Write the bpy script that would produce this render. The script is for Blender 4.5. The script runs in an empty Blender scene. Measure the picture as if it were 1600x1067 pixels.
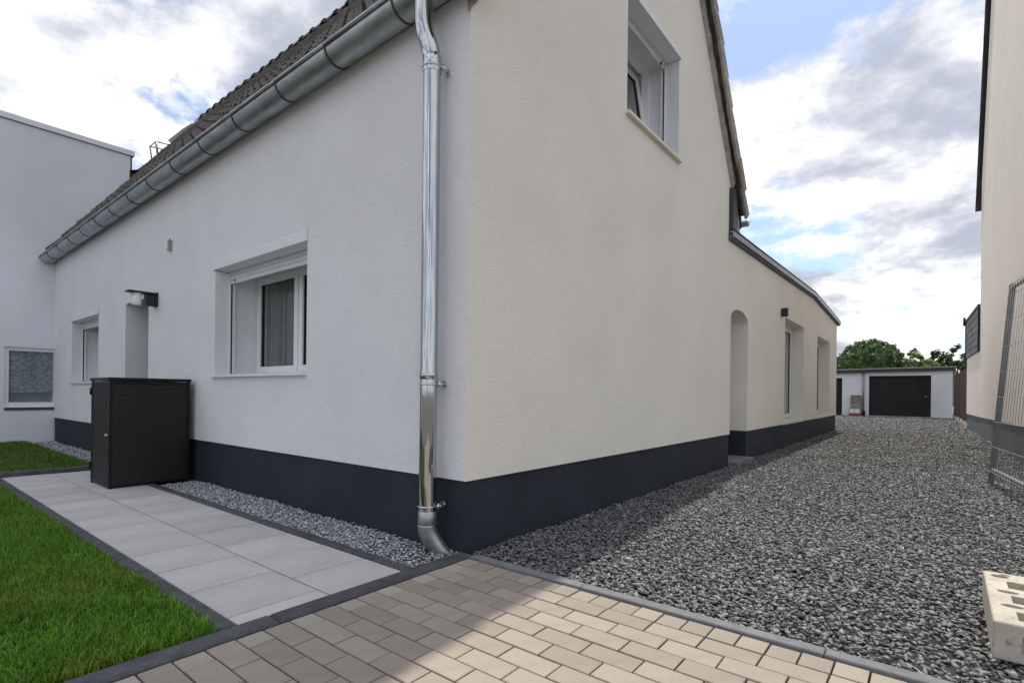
import bpy, bmesh, math, random
import numpy as np
from mathutils import Matrix, Vector, Euler

random.seed(7)
rng = np.random.default_rng(11)
R = math.radians
scene = bpy.context.scene
COL = scene.collection

# ------------------------------------------------------------------ camera
YAW, ROLL = R(38.5), R(0.65)
cam = bpy.data.cameras.new('camera')
cam.sensor_width = 36.0
cam.lens = 819.5 / 1600 * 36
cam.shift_y = 81.1 / 1600
cam.clip_start = 0.02
cam.clip_end = 3000
camo = bpy.data.objects.new('camera', cam)
COL.objects.link(camo)
fw = Vector((-math.sin(YAW), math.cos(YAW), 0))
rt = Vector((math.cos(YAW), math.sin(YAW), 0))
up = Vector((0, 0, 1))
cX = rt * math.cos(ROLL) + up * math.sin(ROLL)
cY = up * math.cos(ROLL) - rt * math.sin(ROLL)
m = Matrix((cX, cY, -fw)).transposed().to_4x4()
m.translation = Vector((2.063, -2.179, 0.92))
camo.matrix_world = m
scene.camera = camo

# ------------------------------------------------------------------ light and sky
SUN_EL = R(59.0)
SUN_AZ = R(8.5)          # from +Y towards -X
to_sun = Vector((-math.sin(SUN_AZ) * math.cos(SUN_EL), math.cos(SUN_AZ) * math.cos(SUN_EL), math.sin(SUN_EL)))
sl = bpy.data.lights.new('sun', 'SUN')
sl.energy = 3.2
sl.angle = R(0.6)
sl.color = (1.0, 0.93, 0.82)
so = bpy.data.objects.new('sun', sl)
so.rotation_euler = to_sun.to_track_quat('Z', 'Y').to_euler()
so.location = (0, 20, 40)
COL.objects.link(so)

world = bpy.data.worlds.new('World')
scene.world = world
world.use_nodes = True
nt = world.node_tree
nt.nodes.clear()
def wn(t, **k):
    n = nt.nodes.new(t)
    for a, b in k.items(): setattr(n, a, b)
    return n
def wl(a, b): nt.links.new(a, b)
def wmath(op, a, b=None, c=None, clamp=False):
    n = wn('ShaderNodeMath', operation=op, use_clamp=clamp)
    for i, v in enumerate((a, b, c)):
        if v is None: continue
        if isinstance(v, (int, float)): n.inputs[i].default_value = v
        else: wl(v, n.inputs[i])
    return n.outputs[0]
def wvec(op, a, b):
    n = wn('ShaderNodeVectorMath', operation=op)
    for i, v in enumerate((a, b)):
        if isinstance(v, (tuple, list)): n.inputs[i].default_value = v
        else: wl(v, n.inputs[i])
    return n
sky = wn('ShaderNodeTexSky', sky_type='NISHITA')
sky.sun_disc = False
sky.sun_elevation = SUN_EL
sky.sun_rotation = -SUN_AZ
sky.air_density = 1.0
sky.dust_density = 0.6
sky.ozone_density = 1.4
tc = wn('ShaderNodeTexCoord')
sep = wn('ShaderNodeSeparateXYZ'); wl(tc.outputs['Generated'], sep.inputs[0])
zz = wmath('ADD', wmath('MAXIMUM', sep.outputs[2], 0.0), 0.30)
com = wn('ShaderNodeCombineXYZ')
wl(wmath('DIVIDE', sep.outputs[0], zz), com.inputs[0])
wl(wmath('DIVIDE', sep.outputs[1], zz), com.inputs[1])
CLOUD_OFF = (2.2, 9.3, 3.3)
def wnoise(vec, scale, detail, rough, dist, off):
    a = wvec('ADD', vec, off)
    n = wn('ShaderNodeTexNoise'); n.noise_dimensions = '3D'
    n.inputs['Scale'].default_value = scale
    n.inputs['Detail'].default_value = detail
    n.inputs['Roughness'].default_value = rough
    n.inputs['Distortion'].default_value = dist
    wl(a.outputs[0], n.inputs['Vector'])
    return n.outputs[0]
def wramp(v, a, b):
    n = wn('ShaderNodeMapRange', interpolation_type='SMOOTHSTEP')
    n.inputs['From Min'].default_value = a; n.inputs['From Max'].default_value = b
    wl(v, n.inputs['Value'])
    return n.outputs[0]
def wmix(f, a, b):
    n = wn('ShaderNodeMix', data_type='RGBA')
    wl(f, n.inputs[0])
    for i, v in ((6, a), (7, b)):
        if isinstance(v, tuple): n.inputs[i].default_value = v + (1,)
        else: wl(v, n.inputs[i])
    return n.outputs[2]
P2 = com.outputs[0]
sunflat = (to_sun.x / (to_sun.z + 0.3), to_sun.y / (to_sun.z + 0.3))
def cloudfield(off):
    big = wnoise(P2, 0.95, 2, 0.5, 0.0, (CLOUD_OFF[0] + off[0], CLOUD_OFF[1] + off[1], CLOUD_OFF[2]))
    fine = wnoise(P2, 2.3, 11, 0.60, 0.1, (CLOUD_OFF[0]*2 + off[0], CLOUD_OFF[1]*2 + off[1], 3.3))
    return wmath('ADD', wmath('MULTIPLY', big, 0.42), wmath('MULTIPLY', fine, 0.58))
n0 = cloudfield((0, 0))
n1 = cloudfield((0.03, 0.11))           # the same field a little way towards the sun
cover = wramp(n0, 0.395, 0.47)
thick = wramp(n0, 0.42, 0.64)
relief = wmath('ADD', 0.5, wmath('MULTIPLY', wmath('SUBTRACT', n0, n1), 7.0))
lit = wmath('SUBTRACT', wmath('ADD', relief, 0.20), wmath('MULTIPLY', thick, 0.72), clamp=True)
lit = wramp(lit, 0.0, 1.0)
cloud = wmix(lit, (3.2, 3.45, 4.1), (8.3, 8.25, 8.25))
skycol = wmix(cover, sky.outputs[0], cloud)
bg = wn('ShaderNodeBackground'); bg.inputs[1].default_value = 0.125
wl(skycol, bg.inputs[0])
out = wn('ShaderNodeOutputWorld'); wl(bg.outputs[0], out.inputs[0])

scene.view_settings.view_transform = 'Standard'
scene.view_settings.look = 'None'
scene.view_settings.gamma = 1
scene.view_settings.use_curve_mapping = False
scene.view_settings.exposure = 0.40

# ------------------------------------------------------------------ materials
MATS = {}
def mat(name, col, rough=0.8, metal=0.0, var=0.12, vs=4.0, bump=0.0, bs=120.0, bd=0.004, rnd=None, ra=0.15,
        spec=0.5, col2=None, c2s=20.0, c2lo=0.55, c2hi=0.7, bdetail=4.0, stretch=None):
    """procedural material: base colour with noise variation, optional second colour in specks,
    per object or per island brightness variation and a fine bump"""
    M = bpy.data.materials.new(name); M.use_nodes = True
    t = M.node_tree; N = t.nodes; L = t.links
    b = N['Principled BSDF']
    b.inputs['Roughness'].default_value = rough
    b.inputs['Metallic'].default_value = metal
    b.inputs['Specular IOR Level'].default_value = spec
    tcn = N.new('ShaderNodeTexCoord'); vec = tcn.outputs['Object']
    if stretch:
        mp = N.new('ShaderNodeMapping'); mp.inputs['Scale'].default_value = stretch
        L.new(vec, mp.inputs[0]); vec = mp.outputs[0]
    rmap = N.new('ShaderNodeMapping'); rmap.inputs['Rotation'].default_value = (0.61, 0.37, 0.83); rmap.inputs['Location'].default_value = (3.17, 1.73, 5.41)
    L.new(vec, rmap.inputs[0]); vec = rmap.outputs[0]
    n = N.new('ShaderNodeTexNoise'); n.inputs['Scale'].default_value = vs; n.inputs['Detail'].default_value = 6
    n.inputs['Roughness'].default_value = 0.6
    L.new(vec, n.inputs['Vector'])
    mr = N.new('ShaderNodeMapRange')
    mr.inputs['From Min'].default_value = 0.3; mr.inputs['From Max'].default_value = 0.7
    mr.inputs['To Min'].default_value = 1 - var; mr.inputs['To Max'].default_value = 1 + var
    L.new(n.outputs[0], mr.inputs[0])
    val = mr.outputs[0]
    if rnd:
        if rnd == 'object':
            r = N.new('ShaderNodeObjectInfo').outputs['Random']
        else:
            r = N.new('ShaderNodeNewGeometry').outputs['Random Per Island']
        m2 = N.new('ShaderNodeMapRange'); m2.inputs['To Min'].default_value = 1 - ra; m2.inputs['To Max'].default_value = 1 + ra
        L.new(r, m2.inputs[0])
        mm = N.new('ShaderNodeMath'); mm.operation = 'MULTIPLY'
        L.new(val, mm.inputs[0]); L.new(m2.outputs[0], mm.inputs[1]); val = mm.outputs[0]
    vm = N.new('ShaderNodeVectorMath'); vm.operation = 'SCALE'
    if col2:
        n2 = N.new('ShaderNodeTexNoise'); n2.inputs['Scale'].default_value = c2s; n2.inputs['Detail'].default_value = 3
        L.new(vec, n2.inputs['Vector'])
        m3 = N.new('ShaderNodeMapRange'); m3.inputs['From Min'].default_value = c2lo; m3.inputs['From Max'].default_value = c2hi
        L.new(n2.outputs[0], m3.inputs[0])
        mx = N.new('ShaderNodeMix'); mx.data_type = 'RGBA'
        L.new(m3.outputs[0], mx.inputs[0])
        mx.inputs[6].default_value = tuple(col) + (1,); mx.inputs[7].default_value = tuple(col2) + (1,)
        L.new(mx.outputs[2], vm.inputs[0])
    else:
        vm.inputs[0].default_value = col
    L.new(val, vm.inputs['Scale'])
    L.new(vm.outputs[0], b.inputs['Base Color'])
    if bump:
        nb = N.new('ShaderNodeTexNoise'); nb.inputs['Scale'].default_value = bs; nb.inputs['Detail'].default_value = bdetail
        nb.inputs['Roughness'].default_value = 0.65
        L.new(vec, nb.inputs['Vector'])
        bp = N.new('ShaderNodeBump'); bp.inputs['Strength'].default_value = bump; bp.inputs['Distance'].default_value = bd
        L.new(nb.outputs[0], bp.inputs['Height']); L.new(bp.outputs[0], b.inputs['Normal'])
    MATS[name] = M
    return M

STUCCO = (0.79, 0.795, 0.82)
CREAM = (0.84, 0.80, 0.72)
mat('stucco', STUCCO, 0.92, var=0.05, vs=1.3, bump=0.8, bs=75, bd=0.010, spec=0.2, col2=tuple(v*0.86 for v in STUCCO), c2s=70, c2lo=0.56, c2hi=0.74)
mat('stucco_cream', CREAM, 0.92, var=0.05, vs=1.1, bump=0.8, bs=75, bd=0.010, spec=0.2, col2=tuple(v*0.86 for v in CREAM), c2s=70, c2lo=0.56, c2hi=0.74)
mat('stucco_neighbour', (0.72, 0.745, 0.81), 0.92, var=0.06, vs=0.9, bump=0.4, bs=120, bd=0.004, spec=0.2)
mat('stucco_beige', (0.81, 0.745, 0.66), 0.92, var=0.05, vs=0.8, bump=0.3, bs=110, bd=0.004, spec=0.2)
mat('stucco_garage', (0.74, 0.75, 0.80), 0.9, var=0.04, vs=1.0, bump=0.2, bs=60, bd=0.004)
mat('plinth_paint', (0.023, 0.028, 0.038), 0.75, var=0.24, vs=2.6, bump=0.3, bs=70, bd=0.003, spec=0.35)
mat('plinth_grey', (0.10, 0.105, 0.115), 0.85, var=0.2, vs=1.5, bump=0.3, bs=50, bd=0.004)
mat('white_pvc', (0.80, 0.81, 0.83), 0.35, var=0.02)
mat('white_alu', (0.76, 0.78, 0.80), 0.4, var=0.02)
mat('beige_sill', (0.72, 0.69, 0.62), 0.5, var=0.05, vs=10)
mat('gasket', (0.012, 0.012, 0.013), 0.6, var=0.0)
mat('zinc', (0.37, 0.40, 0.41), 0.38, metal=0.85, var=0.28, vs=5, bump=0.12, bs=9, bd=0.01, stretch=(1, 2.5, 2.5))
mat('zinc_bright', (0.46, 0.48, 0.50), 0.055, metal=1.0, var=0.06, vs=6, bump=0.03, bs=5, bd=0.01)
mat('steel', (0.62, 0.63, 0.64), 0.28, metal=1.0, var=0.1)
mat('dark_seam', (0.07, 0.075, 0.08), 0.6, metal=0.3, var=0.1)
mat('roof_tile', (0.095, 0.082, 0.078), 0.72, var=0.3, vs=9, bump=0.4, bs=60, bd=0.004, rnd='object', ra=0.28)
mat('roof_tile_field', (0.095, 0.082, 0.078), 0.72, var=0.3, vs=9, bump=0.4, bs=60, bd=0.004, rnd='island', ra=0.28)
mat('verge_tile', (0.30, 0.265, 0.235), 0.8, var=0.35, vs=7, bump=0.4, bs=60, bd=0.004, rnd='object', ra=0.2)
mat('mortar', (0.36, 0.335, 0.30), 0.95, var=0.35, vs=9, bump=0.9, bs=25, bd=0.02)
mat('roof_felt', (0.03, 0.03, 0.033), 0.85, var=0.2)
mat('anthracite', (0.035, 0.039, 0.046), 0.45, var=0.08)
mat('black_metal', (0.012, 0.012, 0.014), 0.4, var=0.05)
mat('opal_glass', (0.8, 0.81, 0.83), 0.25, var=0.02)
mat('sensor_grey', (0.30, 0.30, 0.27), 0.5, var=0.05)
mat('slab', (0.505, 0.495, 0.485), 0.85, var=0.10, vs=3, bump=0.25, bs=160, bd=0.002, rnd='object', ra=0.075,
    col2=(0.40, 0.41, 0.43), c2s=260, c2lo=0.56, c2hi=0.74)
mat('slab_joint', (0.025, 0.025, 0.027), 0.95, var=0.2)
mat('paver', (0.305, 0.266, 0.222), 0.9, var=0.10, vs=7, bump=0.45, bs=170, bd=0.003, rnd='object', ra=0.13,
    col2=(0.22, 0.19, 0.16), c2s=210, c2lo=0.58, c2hi=0.72)
mat('paver_pale', (0.37, 0.337, 0.29), 0.9, var=0.10, vs=7, bump=0.45, bs=170, bd=0.003, rnd='object', ra=0.08,
    col2=(0.30, 0.27, 0.23), c2s=190, c2lo=0.58, c2hi=0.7)
mat('paver_joint', (0.045, 0.036, 0.028), 0.98, var=0.4, vs=60, bump=0.6, bs=300, bd=0.004)
mat('kerb_dark', (0.070, 0.070, 0.080), 0.88, var=0.3, vs=14, bump=0.4, bs=140, bd=0.003, rnd='object', ra=0.12,
    col2=(0.14, 0.14, 0.15), c2s=120, c2lo=0.58, c2hi=0.75)
mat('kerb_grey', (0.165, 0.168, 0.176), 0.9, var=0.2, vs=12, bump=0.4, bs=140, bd=0.003, rnd='object', ra=0.08,
    col2=(0.09, 0.09, 0.095), c2s=120, c2lo=0.6, c2hi=0.72)
mat('gravel', (0.175, 0.175, 0.177), 0.72, var=0.22, vs=30, rnd='island', ra=0.55, spec=0.45)
mat('gravel_light', (0.54, 0.555, 0.585), 0.85, var=0.2, vs=30, rnd='island', ra=0.45)
mat('gravel_base', (0.03, 0.03, 0.03), 0.95, var=0.4, vs=40, bump=1.0, bs=60, bd=0.02)
mat('earth', (0.12, 0.115, 0.10), 0.95, var=0.3, vs=0.6)
mat('soil', (0.030, 0.032, 0.016), 0.95, var=0.4, vs=20, bump=0.8, bs=40, bd=0.02)
mat('asphalt', (0.14, 0.14, 0.15), 0.92, var=0.2, vs=3, bump=0.4, bs=80, bd=0.004)
mat('rattan', (0.005, 0.005, 0.006), 0.30, var=0.25, vs=60, spec=0.48)
mat('rattan_frame', (0.007, 0.007, 0.008), 0.45, var=0.1, spec=0.3)
mat('garage_door', (0.0055, 0.007, 0.007), 0.7, var=0.25, vs=6, rnd='object', ra=0.3)
mat('wood_brown', (0.085, 0.040, 0.034), 0.75, var=0.3, vs=8, rnd='object', ra=0.2, stretch=(8, 8, 0.7), bump=0.3, bs=12, bd=0.004)
mat('concrete', (0.46, 0.425, 0.36), 0.95, var=0.16, vs=9, bump=0.6, bs=55, bd=0.004,
    col2=(0.27, 0.25, 0.20), c2s=42, c2lo=0.60, c2hi=0.72)
mat('concrete_grey', (0.30, 0.30, 0.29), 0.95, var=0.2, vs=5, bump=0.4, bs=60, bd=0.004)
mat('galvanised', (0.33, 0.335, 0.34), 0.55, metal=0.7, var=0.15, vs=10)
mat('galvanised_post', (0.16, 0.16, 0.155), 0.6, metal=0.5, var=0.2, vs=10)
mat('trim_metal', (0.30, 0.31, 0.33), 0.42, metal=0.75, var=0.12, vs=3)
mat('fascia_grey', (0.11, 0.112, 0.118), 0.6, var=0.15, vs=3)
mat('slate', (0.085, 0.08, 0.085), 0.6, var=0.3, vs=6, bump=0.4, bs=40, bd=0.004, rnd='object', ra=0.45)
mat('bark', (0.06, 0.045, 0.03), 0.95, var=0.3, vs=10, bump=0.8, bs=20, bd=0.02)
mat('curtain', (0.15, 0.145, 0.135), 0.95, var=0.08, vs=5)
mat('curtain_pale', (0.80, 0.76, 0.69), 0.95, var=0.08, vs=5)
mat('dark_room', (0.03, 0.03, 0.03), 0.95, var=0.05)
mat('pallet_wood', (0.20, 0.17, 0.13), 0.9, var=0.3, vs=8)
mat('red_print', (0.26, 0.045, 0.025), 0.8, var=0.25, vs=20)
mat('membrane', (0.010, 0.010, 0.011), 0.7, var=0.3, bump=0.6, bs=14, bd=0.03)
mat('red_felt', (0.20, 0.06, 0.05), 0.85, var=0.3)

def foliage(name, c, ra, trans=0.25, **k):
    M = mat(name, c, 0.5, var=0.15, vs=3, rnd='island', ra=ra, spec=0.35, **k)
    b = M.node_tree.nodes['Principled BSDF']
    N = M.node_tree.nodes; L = M.node_tree.links
    tr = N.new('ShaderNodeBsdfTranslucent')
    src = b.inputs['Base Color'].links[0].from_socket
    L.new(src, tr.inputs[0])
    mx = N.new('ShaderNodeMixShader'); mx.inputs[0].default_value = trans
    L.new(b.outputs[0], mx.inputs[1]); L.new(tr.outputs[0], mx.inputs[2])
    L.new(mx.outputs[0], N['Material Output'].inputs[0])
    return M
foliage('grass_blade', (0.125, 0.28, 0.018), 0.65, 0.35, col2=(0.19, 0.265, 0.03), c2s=1.7, c2lo=0.52, c2hi=0.75)
foliage('grass_far', (0.105, 0.20, 0.030), 0.45, 0.3)
foliage('leaf_dark', (0.095, 0.165, 0.055), 0.6)
foliage('leaf_mid', (0.085, 0.135, 0.040), 0.5)
foliage('leaf_lime', (0.17, 0.225, 0.055), 0.4)
foliage('leaf_olive', (0.080, 0.115, 0.048), 0.5)

# window glass: a thin pane that mirrors at grazing angles and lets the room show through
def glass_mat():
    M = bpy.data.materials.new('window_glass'); M.use_nodes = True
    N = M.node_tree.nodes; L = M.node_tree.links
    N.remove(N['Principled BSDF'])
    gl = N.new('ShaderNodeBsdfGlossy'); gl.inputs['Roughness'].default_value = 0.02
    gl.inputs['Color'].default_value = (0.85, 0.88, 0.9, 1)
    tr = N.new('ShaderNodeBsdfTransparent'); tr.inputs[0].default_value = (0.96, 0.975, 0.97, 1)
    lw = N.new('ShaderNodeLayerWeight'); lw.inputs[0].default_value = 0.5
    pw = N.new('ShaderNodeMath'); pw.operation = 'POWER'; pw.inputs[1].default_value = 4.0
    L.new(lw.outputs['Facing'], pw.inputs[0])
    fr = N.new('ShaderNodeMath'); fr.operation = 'MULTIPLY_ADD'; fr.inputs[1].default_value = 0.9; fr.inputs[2].default_value = 0.045
    L.new(pw.outputs[0], fr.inputs[0])
    mx = N.new('ShaderNodeMixShader')
    L.new(fr.outputs[0], mx.inputs[0]); L.new(tr.outputs[0], mx.inputs[1]); L.new(gl.outputs[0], mx.inputs[2])
    L.new(mx.outputs[0], N['Material Output'].inputs[0])
    MATS['window_glass'] = M
glass_mat()

# blind with a printed pattern of rounded cells
def blind_mat():
    M = bpy.data.materials.new('printed_blind'); M.use_nodes = True
    N = M.node_tree.nodes; L = M.node_tree.links; b = N['Principled BSDF']
    t = N.new('ShaderNodeTexCoord')
    mp = N.new('ShaderNodeMapping'); mp.inputs['Scale'].default_value = (1, 8.0, 13.0)
    L.new(t.outputs['Object'], mp.inputs[0])
    v = N.new('ShaderNodeTexVoronoi'); v.feature = 'DISTANCE_TO_EDGE'; v.inputs['Scale'].default_value = 1.0
    L.new(mp.outputs[0], v.inputs['Vector'])
    mr = N.new('ShaderNodeMapRange'); mr.inputs['From Min'].default_value = 0.02; mr.inputs['From Max'].default_value = 0.16
    L.new(v.outputs[0], mr.inputs[0])
    mx = N.new('ShaderNodeMix'); mx.data_type = 'RGBA'
    L.new(mr.outputs[0], mx.inputs[0])
    mx.inputs[6].default_value = (0.15, 0.185, 0.21, 1); mx.inputs[7].default_value = (0.27, 0.32, 0.35, 1)
    L.new(mx.outputs[2], b.inputs['Base Color']); b.inputs['Roughness'].default_value = 0.9
    MATS['printed_blind'] = M
blind_mat()

# ------------------------------------------------------------------ mesh helpers
class MB:
    def __init__(s): s.v = []; s.f = []; s.sm = []
    def quad_strip(s): pass
    def add(s, vs, fs, smooth=False):
        o = len(s.v); s.v += [tuple(p) for p in vs]
        s.f += [tuple(i + o for i in f) for f in fs]; s.sm += [smooth] * len(fs)
        return s
    def box(s, x0, x1, y0, y1, z0, z1):
        x0, x1 = min(x0, x1), max(x0, x1); y0, y1 = min(y0, y1), max(y0, y1); z0, z1 = min(z0, z1), max(z0, z1)
        return s.add([(x0,y0,z0),(x1,y0,z0),(x1,y1,z0),(x0,y1,z0),(x0,y0,z1),(x1,y0,z1),(x1,y1,z1),(x0,y1,z1)],
                     [(0,3,2,1),(4,5,6,7),(0,1,5,4),(1,2,6,5),(2,3,7,6),(3,0,4,7)])
    def chamfer(s, x0, x1, y0, y1, z0, z1, c=0.004, bottom=False):
        a = [(x0,y0),(x1,y0),(x1,y1),(x0,y1)]
        i = [(x0+c,y0+c),(x1-c,y0+c),(x1-c,y1-c),(x0+c,y1-c)]
        vs = [(p[0],p[1],z0) for p in a] + [(p[0],p[1],z1-c) for p in a] + [(p[0],p[1],z1) for p in i]
        fs = [(8,9,10,11),(0,3,2,1)]
        for k in range(4):
            j = (k+1) % 4
            fs += [(k,j,4+j,4+k),(4+k,4+j,8+j,8+k)]
        return s.add(vs, fs)
    def prism(s, poly, axis, a, b):
        """poly of 2-D points extruded along an axis ('x': poly is (y,z); 'y': (x,z); 'z': (x,y))"""
        def p3(p, t):
            return {'x': (t, p[0], p[1]), 'y': (p[0], t, p[1]), 'z': (p[0], p[1], t)}[axis]
        n = len(poly)
        vs = [p3(p, a) for p in poly] + [p3(p, b) for p in poly]
        fs = [tuple(range(n))[::-1], tuple(range(n, 2*n))]
        fs += [(i, (i+1) % n, n + (i+1) % n, n + i) for i in range(n)]
        return s.add(vs, fs)
    def tube(s, pts, r, n=12, caps=True, smooth=True):
        pts = [Vector(p) for p in pts]
        rs = r if isinstance(r, (list, tuple)) else [r] * len(pts)
        o = len(s.v); fs = []
        ref = None
        for i, p in enumerate(pts):
            d = (pts[min(i+1, len(pts)-1)] - pts[max(i-1, 0)]).normalized()
            if ref is None:
                ref = Vector((0,0,1)) if abs(d.z) < 0.9 else Vector((1,0,0))
            u = (ref - d * ref.dot(d)).normalized(); w = d.cross(u); ref = u
            for k in range(n):
                a = 2*math.pi*k/n
                s.v.append(tuple(p + (u*math.cos(a) + w*math.sin(a)) * rs[i]))
        for i in range(len(pts)-1):
            for k in range(n):
                j = (k+1) % n
                s.f.append((o+i*n+k, o+i*n+j, o+(i+1)*n+j, o+(i+1)*n+k)); s.sm.append(smooth)
        if caps:
            s.f.append(tuple(o+k for k in range(n))[::-1]); s.sm.append(False)
            e = o+(len(pts)-1)*n
            s.f.append(tuple(e+k for k in range(n))); s.sm.append(False)
        return s
    def ring(s, c, r, t, axis='z', n=24, m=8):
        c = Vector(c); pts = []
        o = len(s.v)
        for i in range(n):
            a = 2*math.pi*i/n
            for k in range(m):
                b = 2*math.pi*k/m
                q = (r + t*math.cos(b)); h = t*math.sin(b)
                s.v.append(tuple(c + Vector((q*math.cos(a), q*math.sin(a), h))))
        for i in range(n):
            for k in range(m):
                s.f.append((o+i*m+k, o+((i+1)%n)*m+k, o+((i+1)%n)*m+(k+1)%m, o+i*m+(k+1)%m)); s.sm.append(True)
        return s
    def mesh(s, name):
        me = bpy.data.meshes.new(name)
        me.from_pydata(s.v, [], s.f)
        me.polygons.foreach_set('use_smooth', s.sm)
        me.update()
        return me
    def build(s, name, material, parent=None):
        return obj(name, s.mesh(name), material, parent)

def obj(name, me, material, parent=None):
    if material and not me.materials:
        me.materials.append(MATS[material])
    o = bpy.data.objects.new(name, me)
    COL.objects.link(o)
    if parent is not None: attach(o, parent)
    return o
def attach(o, parent):
    o.parent = parent
    o.matrix_parent_inverse = Matrix.Translation(-Vector(parent.location)) if parent.type == 'EMPTY' else Matrix()
def tag(o, label=None, cat=None, group=None, kind=None):
    if label: o['label'] = label
    if cat: o['category'] = cat
    if group: o['group'] = group
    if kind: o['kind'] = kind
    return o
def empty(name, loc, label=None, cat=None, group=None):
    o = bpy.data.objects.new(name, None); COL.objects.link(o); o.location = loc
    o.empty_display_size = 0.2
    return tag(o, label, cat, group)
def struct(name, mb, material, parent=None):
    return tag(mb.build(name, material, parent), kind='structure')
def boolean(me, cut, op='DIFFERENCE'):
    a = bpy.data.objects.new('tmp_a', me); b = bpy.data.objects.new('tmp_b', cut)
    COL.objects.link(a); COL.objects.link(b)
    md = a.modifiers.new('b', 'BOOLEAN'); md.operation = op; md.object = b; md.solver = 'EXACT'
    md.use_self = True
    dg = bpy.context.evaluated_depsgraph_get(); dg.update()
    r = bpy.data.meshes.new_from_object(a.evaluated_get(dg))
    bpy.data.objects.remove(a); bpy.data.objects.remove(b)
    bpy.data.meshes.remove(me); bpy.data.meshes.remove(cut)
    return r
def np_mesh(name, V, F, material, smooth=False):
    """mesh from numpy arrays; F is a list of (n,k) index arrays"""
    me = bpy.data.meshes.new(name)
    nl = sum(f.size for f in F); nf = sum(len(f) for f in F)
    me.vertices.add(len(V)); me.vertices.foreach_set('co', np.ascontiguousarray(V, dtype=np.float32).ravel())
    me.loops.add(nl); me.polygons.add(nf)
    me.loops.foreach_set('vertex_index', np.concatenate([f.ravel() for f in F]).astype(np.int32))
    tot = np.concatenate([np.full(len(f), f.shape[1]) for f in F]).astype(np.int32)
    st = np.concatenate(([0], np.cumsum(tot)[:-1])).astype(np.int32)
    me.polygons.foreach_set('loop_start', st); me.polygons.foreach_set('loop_total', tot)
    if smooth: me.polygons.foreach_set('use_smooth', np.ones(nf, dtype=bool))
    me.update(calc_edges=True); me.validate()
    return obj(name, me, material)

# ================================================================== THE SETTING
struct('ground', MB().add([(-400,-400,-0.09),(400,-400,-0.09),(400,400,-0.09),(-400,400,-0.09)], [(0,1,2,3)]), 'earth')
struct('driveway', MB().prism([(0.0, .02), (6.0, .02), (6.0, 28.2), (-6.0, 28.2), (-6.0, 15.17), (0, 15.17)], 'z', -0.2, -0.012), 'gravel_base')
struct('garage_apron', MB().box(-8, 3.05, 28.2, 30, -0.2, 0.012), 'asphalt')
struct('gravel_strip', MB().box(-9.84, -0.034, -0.345, 0.03, -0.2, -0.012), 'gravel_base')
struct('near_lawn', MB().box(-12.0, -0.034, -6.0, -1.304, -0.2, -0.012), 'soil')
struct('far_lawn', MB().box(-9.84, -5.40, -1.318, -0.345, -0.2, -0.002), 'soil')

# footpath of pale slabs
path = struct('footpath', MB().box(-5.30, -0.030, -1.237, -0.416, -0.2, -0.042), 'slab_joint')
SLABZ = 0.004
def slab(x0, x1, y0, y1):
    w, d = x1 - x0, y1 - y0
    o = MB().chamfer(-w/2, w/2, -d/2, d/2, -0.06, 0, 0.002).build('slab', 'slab', path)
    o.location = ((x0+x1)/2, (y0+y1)/2, SLABZ + random.uniform(-0.0012, 0.0012))
    o.rotation_euler = (random.uniform(-0.001, 0.001), random.uniform(-0.001, 0.001), 0)
J = 0.0046
for ya, yb, first in ((-1.237, -0.832, -0.145), (-0.832, -0.416, -0.375)):
    edges = [-0.030]
    x = first
    while x > -4.70:
        edges.append(x); x -= 0.4
    edges += [-4.745, -5.145, -5.30] if ya < -1 else [-4.745, -5.06, -5.30]
    for a, b in zip(edges[:-1], edges[1:]):
        if a - b > 0.02:
            slab(b + J, a - J, ya + J, yb - J)

# kerbs, each stone its own piece
def kerb(name, along, lo, hi, a, b, top, material, length=1.0, start=None, ch=0.009):
    k = struct(name, MB().box(*( (lo+0.02, hi-0.02, a, b) if along == 'y' else (a, b, lo+0.02, hi-0.02)), -0.2, top-0.06), 'slab_joint')
    t = start if start is not None else a
    while t < b:
        e = min(t + length, b)
        s0 = max(t, a) + 0.002; s1 = e - 0.002
        if s1 - s0 > 0.01:
            mb = MB()
            if along == 'y': mb.chamfer(lo, hi, s0, s1, -0.2, top, ch)
            else: mb.chamfer(s0, s1, lo, hi, -0.2, top, ch)
            o = mb.build('kerb_stone', material, k)
            o.location.z = random.uniform(-0.002, 0.002)
        t = e
    return k
kerb('paving_kerb', 'y', -0.030, 0.066, -6.0, -0.004, 0.013, 'kerb_dark', 1.0, -6.12)
kerb('lawn_kerb', 'x', -1.304, -1.240, -5.30, -0.032, 0.012, 'kerb_dark', 1.0)
kerb('gravel_kerb', 'x', -0.413, -0.352, -5.30, -0.032, 0.014, 'kerb_dark', 1.0)
kerb('far_lawn_kerb', 'y', -5.40, -5.303, -6.0, -0.35, 0.05, 'kerb_dark', 1.0)
kerb('driveway_kerb', 'x', -0.040, 0.020, 0.070, 6.0, 0.014, 'kerb_grey', 1.0, -0.22, 0.004)

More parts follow.
